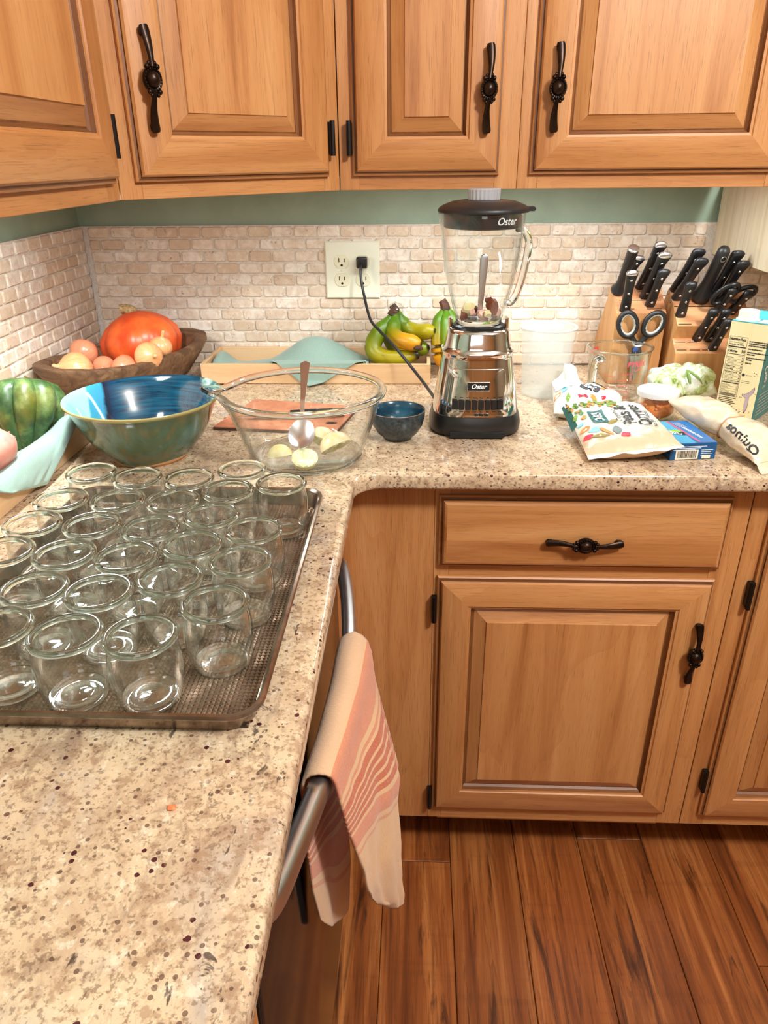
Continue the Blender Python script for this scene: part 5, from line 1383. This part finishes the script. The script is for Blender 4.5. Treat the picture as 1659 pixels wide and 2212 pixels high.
# plastic produce bag
def mk_produce():
    t = NT('leafy_produce_in_film'); v = t.coords((1, 1, 1), False); n = t.noise(v, 24, 5, .6, 1.4); n2 = t.noise(v, 55, 4, .6)
    c = t.ramp(n, [(.34, srgb(112, 140, 52)), (.43, srgb(186, 202, 140)), (.52, srgb(226, 232, 216)), (.66, srgb(240, 244, 240)), (.8, srgb(214, 190, 140))])
    t.base(c); t.set(Roughness=.16); t.b.inputs['Coat Weight'].default_value = .6; t.bump(t.math('ADD', n, t.math('MULTIPLY', n2, .6)), .55, .006); return t.m
M['produce'] = mk_produce()
t = thing('produce_bag', 'crumpled clear plastic bag of pale green produce behind the small jar', 'food bag', (1.2515, -.274, CT))
bm = blob((-.022, 0, .034), (.044, .040, .034), 4, .30, 2.2, seed=5); blob((.028, -.002, .037), (.036, .040, .037), 4, .30, 2.2, bm=bm, seed=8)
for v in bm.verts: v.co.z = max(v.co.z, .001)
obj('filled_film', bm, M['produce'], t, smooth=28)
bm = bmesh.new()
for k in range(5):
    a = k*1.3; tube(smooth_path([(.004, -.012, .064), (.012+.012*math.cos(a), -.030+.008*math.sin(a), .058), (.020+.018*math.cos(a), -.038, .044)], 4), lerp_list([.0014, .0020, .0010], 9), 6, bm=bm)
obj('green_stems', bm, plain('green_stem', srgb(122, 152, 70), .5), t)
obj('blue_end', poly_bm([(0, 0), (.024, -.006), (.030, .030), (.012, .040)], lambda a, b: Vector((.036+a*.85, -.032+a*.5, .004+b))), plain('pale_blue_film', srgb(170, 214, 218), .2), t, smooth=None)
obj('black_lettering', text_bm('PLU', .012, lambda a, b: Vector((.047+(-b)*.7*.85, -.0300+(-b)*.4, .030-a)), bold=.0004), M['ink'], t, smooth=None)
# quinoa pouch, rolled and held with a rubber band
M['film_pouch'] = film('cream_glossy_pouch', srgb(228, 204, 172), srgb(240, 222, 196), .16, 34, .3)
cpts = smooth_path([(1.203, -.428, CT+.050), (1.221, -.462, CT+.045), (1.240, -.500, CT+.040), (1.254, -.528, CT+.034), (1.268, -.560, CT+.030), (1.283, -.592, CT+.022), (1.294, -.616, CT+.010)], 6)
NW = len(cpts)
wid = lerp_list([.030, .033, .031, .024, .036, .040, .041], NW); hei = lerp_list([.004, .020, .024, .020, .023, .016, .0025], NW)
t = thing('grain_pouch', 'glossy cream pouch of quinoa rolled up with a rubber band, right of the blue box', 'food bag', (0, 0, 0))
def pouch_pt(si, ang, off=0.0):
    i = min(NW-2, max(0, int(si))); f = si-i
    p = cpts[i].lerp(cpts[i+1], f); w_ = wid[i]+(wid[i+1]-wid[i])*f + off; h = hei[i]+(hei[i+1]-hei[i])*f + off
    tan = (cpts[min(i+1, NW-1)] - cpts[max(i-1, 0)]).normalized(); a, b = frame_at(tan)
    cw, sw = math.cos(ang), math.sin(ang)
    dx = math.copysign(abs(cw)**.75, cw)*w_; dz = math.copysign(abs(sw)**.8, sw)*h
    wv = .0022*mnoise.noise(Vector((si*.35, cw*2.2, sw*2.2)))
    q = p + a*(dx + wv) + b*(dz + wv)
    q.z = max(q.z, CT+.0015+off); return q
KA = 40
obj('film', rings([[pouch_pt(i*.5, 2*PI*k/KA) for k in range(KA)] for i in range((NW-1)*2+1)], True, True, True), M['film_pouch'], t, smooth=40)
obj('rubber_band', tube([pouch_pt(18.0 + .8*math.sin(2*PI*k/40), 2*PI*k/40, .0008) for k in range(41)], .0011, 6), plain('tan_rubber_band', srgb(196, 150, 104), .5), t)
def pm_(s0, a0, up=1, off=.0007):
    return lambda a, b: pouch_pt(s0 - a/.0065, a0 + up*b/.030, off)
obj('black_lettering', text_bm('Quinoa', .0260, pm_(27.0, .62), bold=.0007), M['ink'], t, smooth=None)
bm = text_bm('150 420', .0100, lambda a, b: pouch_pt(6.5 + a/.0065, 2.75 + b/.026, .0007), bold=.0004)
for k in range(6): rect_bm(-.016, .020-.004*(k % 3), -.0004, .0004, lambda a, b: pouch_pt(11.5 + a/.0065, 3.02 - .10*k + b/.026, .0007), bm, 6, 1)
for k in range(3): rect_bm(-.014, .012, -.0004, .0004, lambda a, b: pouch_pt(6.5 + a/.0065, 2.45 - .12*k + b/.026, .0007), bm, 6, 1)
obj('fine_print', bm, M['ink'], t, smooth=None)
rs = []
for k in range(8):
    rs.append([cpts[-1] + (cpts[-1]-cpts[-3]).normalized()*(.003*k) + frame_at(cpts[-1]-cpts[-3])[0]*(x*(1+.02*k)) + Vector((0, 0, .0012*(k % 2) - .0005*k)) for x in (-.040, -.02, 0, .02, .040)])
for r_ in rs:
    for p in r_: p.z = max(p.z, CT+.0012)
obj('crimped_end', rings(rs, closed=False), M['film_pouch'], t, smooth=20)
# broth carton
CW, CD, CH = .0670, .100, .176
t = thing('broth_carton', 'cream and teal drink carton with a white screw cap at the right edge', 'carton', (1.2860, -.3740, CT), -.6984)
M['cream_card'] = wood('cream_wood_print_card', 2, srgb(238, 226, 180), srgb(234, 220, 172), srgb(226, 206, 154), .4, .5, .0, .15)
M['teal_card'] = plain('teal_card', srgb(42, 108, 104), .35); M['cyan_card'] = plain('cyan_card', srgb(84, 196, 208), .35)
obj('body', box(0, CW, 0, CD, .0006, CH, .0012), M['teal_card'], t, smooth=None)
cf = lambda x, z: Vector((x, -.0005, z))
cfo = lambda d: (lambda x, z: Vector((x, -.0005-d, z)))
obj('cream_face', rect_bm(.0006, CW-.0012, .001, CH-.0012, cf), M['cream_card'], t, smooth=None)
obj('left_face', rect_bm(.001, CD-.001, .001, CH-.001, lambda y, z: Vector((-.0004, CD-y, z))), M['cream_card'], t, smooth=None)
bm = prism([(.0008, CH-.0004), (CD-.002, CH), (CD-.006, CH+.006), (.058, CH+.011), (.044, CH+.0004), (.0008, CH+.0003)], .001, CW-.001, axis='x')
obj('folded_top', bm, M['cyan_card'], t, smooth=None)
obj('top_label', rect_bm(.006, .030, .004, .036, lambda x, y: Vector((.036+x, y, CH+.0006))), M['ink_white'], t, smooth=None)
capo = obj('cap', lathe([(.0195, CH), (.0195, CH+.0022), (.0168, CH+.0026), (.0165, CH+.0155), (.0152, CH+.0172), (.0001, CH+.0172)], 40, fn=lambda a, r, z: (r*(1+.012*math.cos(30*a)*(CH+.003 < z < CH+.0165))*math.cos(a), r*(1+.012*math.cos(30*a)*(CH+.003 < z < CH+.0165))*math.sin(a), z)), M['white_plastic'], t, smooth=30, loc=(.0205, .0205, 0))
bm = bmesh.new(); i1 = cfo(.0003)
def frame_rect(x0, x1, z0, z1, w_, f, bm):
    rect_bm(x0, x1, z0, z0+w_, f, bm); rect_bm(x0, x1, z1-w_, z1, f, bm); rect_bm(x0, x0+w_, z0, z1, f, bm); rect_bm(x1-w_, x1, z0, z1, f, bm)
frame_rect(.0030, .0335, .0440, .1500, .0004, i1, bm)
sh = lambda cx, cz: (lambda a, b: i1(cx+a, cz+b))
text_bm('Nutrition Facts', .0062, sh(.0042, .1452), bm, align='LEFT', bold=.00025, sx=.70)
text_bm('about 4 servings per container', .0026, sh(.0042, .1400), bm, align='LEFT', sx=.72); text_bm('Serving size  1 cup (240mL)', .0032, sh(.0042, .1364), bm, align='LEFT', bold=.0001, sx=.7)
rect_bm(.0040, .0325, .1310, .1330, i1, bm); text_bm('Amount per serving', .0022, sh(.0042, .1290), bm, align='LEFT', sx=.8)
text_bm('Calories', .0058, sh(.0042, .1244), bm, align='LEFT', bold=.00025, sx=.8); text_bm('10', .0078, sh(.0325, .1248), bm, align='RIGHT', bold=.0003, sx=.8)
rect_bm(.0040, .0325, .1188, .1198, i1, bm); text_bm('% Daily Value', .0022, sh(.0325, .1168), bm, align='RIGHT', sx=.8)
rows = ['Total Fat 0g', 'Saturated Fat 0g', 'Trans Fat 0g', 'Cholesterol 0mg', 'Sodium 140mg', 'Total Carbohydrate 1g', 'Dietary Fiber 0g', 'Total Sugars 0g', 'Includes 0g Added Sugars']
z = .1132
for k, s in enumerate(rows):
    text_bm(s, .0030, sh(.0042 + (.0018 if k in (1, 2, 6, 7, 8) else 0), z), bm, align='LEFT', bold=.0001*(k in (0, 3, 4, 5)), sx=.78)
    text_bm('0%', .0030, sh(.0325, z), bm, align='RIGHT', bold=.0001, sx=.8); rect_bm(.0040, .0325, z-.0027, z-.0024, i1, bm); z -= .0051
rect_bm(.0040, .0325, .0672, .0688, i1, bm); z = .0640
for s in ('Vitamin D 0mcg', 'Calcium 0mg', 'Iron 0mg', 'Potassium 30mg'):
    text_bm(s, .0028, sh(.0042, z), bm, align='LEFT', sx=.78); text_bm('0%', .0028, sh(.0325, z), bm, align='RIGHT', sx=.8); rect_bm(.0040, .0325, z-.0024, z-.0021, i1, bm); z -= .0042
for k in range(4): rect_bm(.0042, .0320-.002*(k % 2), .0480-.0012*k, .0486-.0012*k, i1, bm)
for k in range(9): rect_bm(.0038, .0330-.003*((k*2) % 3), .0405-.0030*k, .0416-.0030*k, i1, bm)
col2 = ['DO NOT PURCHASE IF SAFETY BUTTON IS UP', 'WHEN UNSCREWING CAP BREAKS THE SEAL', 'DO NOT PURCHASE IF PUNCTURED OR TORN', '', 'SHAKE WELL BEFORE OPENING', '', 'REFRIGERATE AFTER OPENING AND CONSUME', 'WITHIN 14 DAYS', '', 'DO NOT FREEZE OR MICROWAVE IN THIS', 'CONTAINER', '', 'USE BY DATE']
z = .1440
for s in col2:
    if s: text_bm(s, .0027, sh(.0365, z), bm, align='LEFT', bold=.00022, sx=.62)
    z -= .0036 if s else .0022
poly_bm([(.0025*math.cos(2*PI*k/18), .0028*math.sin(2*PI*k/18)) for k in range(18)], sh(.0375, .0855), bm)
for k in range(2): rect_bm(.0365, .0500, .0745-.003*k, .0751-.003*k, i1, bm)
text_bm('OREGANO', .0022, sh(.0415, .0855), bm, align='LEFT')
rnd = random.Random(4)
for k in range(16):
    x, z = rnd.choice(((.056, .088), (.040, .018), (.052, .013), (.061, .020), (.044, .047), (.060, .055))); a = rnd.uniform(0, 3)
    poly_bm(leaf_pts(0, 0, .0022, .0012, a, 3), sh(x+rnd.uniform(-.005, .005), z+rnd.uniform(-.004, .004)), bm)
obj('black_print', bm, M['ink'], t, smooth=None)
def ink_shape(s, f, bm):
    poly_bm([(a*s, b*s) for a, b in ((-.0075, .0060), (-.0055, .0045), (-.002, .0062), (.002, .0090), (.006, .0150), (.0085, .0185), (.0095, .0150), (.0085, .0095), (.0050, .0040), (.0030, .0005), (.0036, -.006), (.0034, -.016), (.0010, -.0250), (-.0012, -.0262), (-.0010, -.0190), (-.0022, -.0110), (-.0012, -.0020), (-.0046, .0010), (-.0078, .0022))], f, bm); return bm
obj('outline_print', ink_shape(1.12, lambda a, b: cfo(.0003)(.0510+a, .0465+b), bmesh.new()), plain('plum_print', srgb(112, 84, 92), .45), t, smooth=None)
obj('root_print', ink_shape(1.0, lambda a, b: cfo(.0006)(.0510+a, .0465+b), bmesh.new()), INK['mauve'], t, smooth=None)
rt = lambda y, z: Vector((CW+.0005, y, z))
bm = text_bm('C', .020, lambda a, b: rt(.020+a, .094+b), bold=.0004); text_bm('B', .020, lambda a, b: rt(.028+a, .078+b), bold=.0004, bm=bm); text_bm('LOW', .007, lambda a, b: rt(.026+a, .064+b), bm)
for k in range(7): rect_bm(.012, .090-.01*(k % 3), .050-.0062*k, .0508-.0062*k, rt, bm)
obj('pink_lettering', bm, plain('pale_pink_ink', srgb(228, 206, 190), .5), t, smooth=None)

# crumb on the near counter
tag(obj('crumb', blob((0, 0, 0), (.0035, .0028, .0014), 2, .3, 3), plain('orange_crumb', srgb(226, 120, 70), .5), None, loc=(.559, -1.3045, CT+.0014)), 'tiny orange food crumb on the near counter, below the baking sheet', 'crumb')

# ================================================================== TOWEL ON THE DISHWASHER HANDLE
def mk_towel():
    t = NT('striped_cotton_towel'); tc = t.new('ShaderNodeTexCoord'); s = t.sep(tc.outputs['UV'])
    a, b, w_ = srgb(206, 166, 130), srgb(204, 128, 94), srgb(184, 90, 54); lt = srgb(214, 170, 124)
    st = [(0, a), (.024, lt), (.028, b), (.095, b), (.097, lt), (.109, b), (.117, lt), (.125, w_), (.141, lt), (.149, w_), (.165, lt), (.173, w_), (.190, lt), (.198, w_), (.214, lt), (.222, w_), (.236, lt), (.248, b), (.305, b), (.307, lt), (.330, srgb(206, 142, 104)), (.345, lt)]
    c = t.ramp(s[0], st, 'CONSTANT')
    v = t.coords((1, 1, 1), False); n = t.noise(v, 420, 3, .6); n2 = t.noise(v, 60, 3)
    c = t.mix(t.math('MULTIPLY', t.ramp(n, [(.5, (0, 0, 0)), (.7, (1, 1, 1))]), .22), c, srgb(224, 192, 160))
    t.base(c); t.set(Roughness=.95); t.b.inputs['Sheen Weight'].default_value = .2
    t.bump(t.math('ADD', n, t.math('MULTIPLY', n2, 1.2)), .5, .0016); return t.m
M['towel'] = mk_towel()
def interp(tab, s):
    for (s0, p0), (s1, p1) in zip(tab, tab[1:]):
        if s <= s1:
            k = 0 if s1 == s0 else (s-s0)/(s1-s0); k = k*k*(3-2*k) if False else k
            return Vector(p0).lerp(Vector(p1), k)
    return Vector(tab[-1][1])
# edges of the cloth from the front hem (s=0) over the bar (s=.5) to the rear hem (s=1)
near = [(0, (.7020, -1.040, .462)), (.06, (.6930, -1.068, .490)), (.12, (.6880, -1.095, .535)), (.2, (.6835, -1.125, .590)), (.32, (.6760, -1.150, .677)), (.43, (.6690, -1.165, .755)), (.470, (.6645, -1.172, .802)), (.485, (.6600, -1.176, .820)), (.50, (.6490, -1.178, .8235)), (.515, (.6360, -1.177, .819)), (.53, (.6310, -1.174, .802)), (.58, (.6300, -1.168, .755)), (.7, (.6290, -1.160, .690)), (.85, (.6290, -1.150, .620)), (1, (.6310, -1.130, .545))]
far = [(0, (.7235, -.990, .425)), (.06, (.7265, -.982, .430)), (.12, (.7240, -.980, .458)), (.2, (.7215, -.980, .520)), (.30, (.7160, -.972, .590)), (.355, (.7215, -.968, .628)), (.40, (.7060, -.960, .690)), (.45, (.6900, -.948, .752)), (.470, (.6860, -.945, .790)), (.485, (.6790, -.943, .815)), (.50, (.6650, -.942, .8220)), (.515, (.6500, -.943, .817)), (.53, (.6440, -.944, .800)), (.58, (.6440, -.948, .75)), (.7, (.6450, -.985, .62)), (.85, (.6520, -1.010, .50)), (1, (.6480, -1.030, .428))]
def tw(u, v):
    a, b = interp(near, v), interp(far, v); p = a.lerp(b, u)
    if v < .47:
        k = (.47-v)/.47; bulge = .010*math.sin(PI*u)*(1 if k > .1 else k*10)
        fold = .0045*math.sin(u*9.5 + .6 + k*1.6)*min(1, k*3) + .002*math.sin(u*23 + k*5)*min(1, k*2)
        p.x += bulge*(1-.3*k) + fold
        p.z -= .045*math.sin(PI*u)**.8*max(0, k-.55)/.45*max(0, k-.3)
    elif v < .55:
        # over the bowed bar
        p.x += .0035*math.sin(PI*u); p.z += .0010*math.sin(u*17)
    else:
        k = (v-.55)/.45; p.x = max(.6265, p.x + .004*math.sin(u*8)*k); p.z -= .026*math.sin(PI*u)**.8*k*k
    n = mnoise.noise(Vector((u*4, v*9, 3.3))) + .6*mnoise.noise(Vector((u*10, v*24, 1.3))); p.x += .0022*n*(1 if v < .47 else .2); p.z += .0010*n
    return p
NU, NV = 56, 110
g = [[tw(i/NU, j/NV) for i in range(NU+1)] for j in range(NV+1)]
bm = bmesh.new(); V = [[bm.verts.new(p) for p in r] for r in g]; UV = bm.loops.layers.uv.new('UVMap')
def suv(i, j):
    u, v = i/NU, j/NV
    d = abs(v-.5)/.5*(1 if v < .5 else .52)
    return (min(.999, .002 + d*(.98 - .10*u) + .03*math.sin(u*7)*d), u)
for j in range(NV):
    for i in range(NU):
        f = bm.faces.new((V[j][i], V[j][i+1], V[j+1][i+1], V[j+1][i]))
        for l, (a, b) in zip(f.loops, ((i, j), (i+1, j), (i+1, j+1), (i, j+1))): l[UV].uv = suv(a, b)
tow = obj('dish_towel', bm, M['towel'], None, smooth=80)
so = tow.modifiers.new('thick', 'SOLIDIFY'); so.thickness = .0034; so.offset = 0
tag(tow, 'coral and cream striped cotton dish towel hung over the dishwasher handle', 'towel')
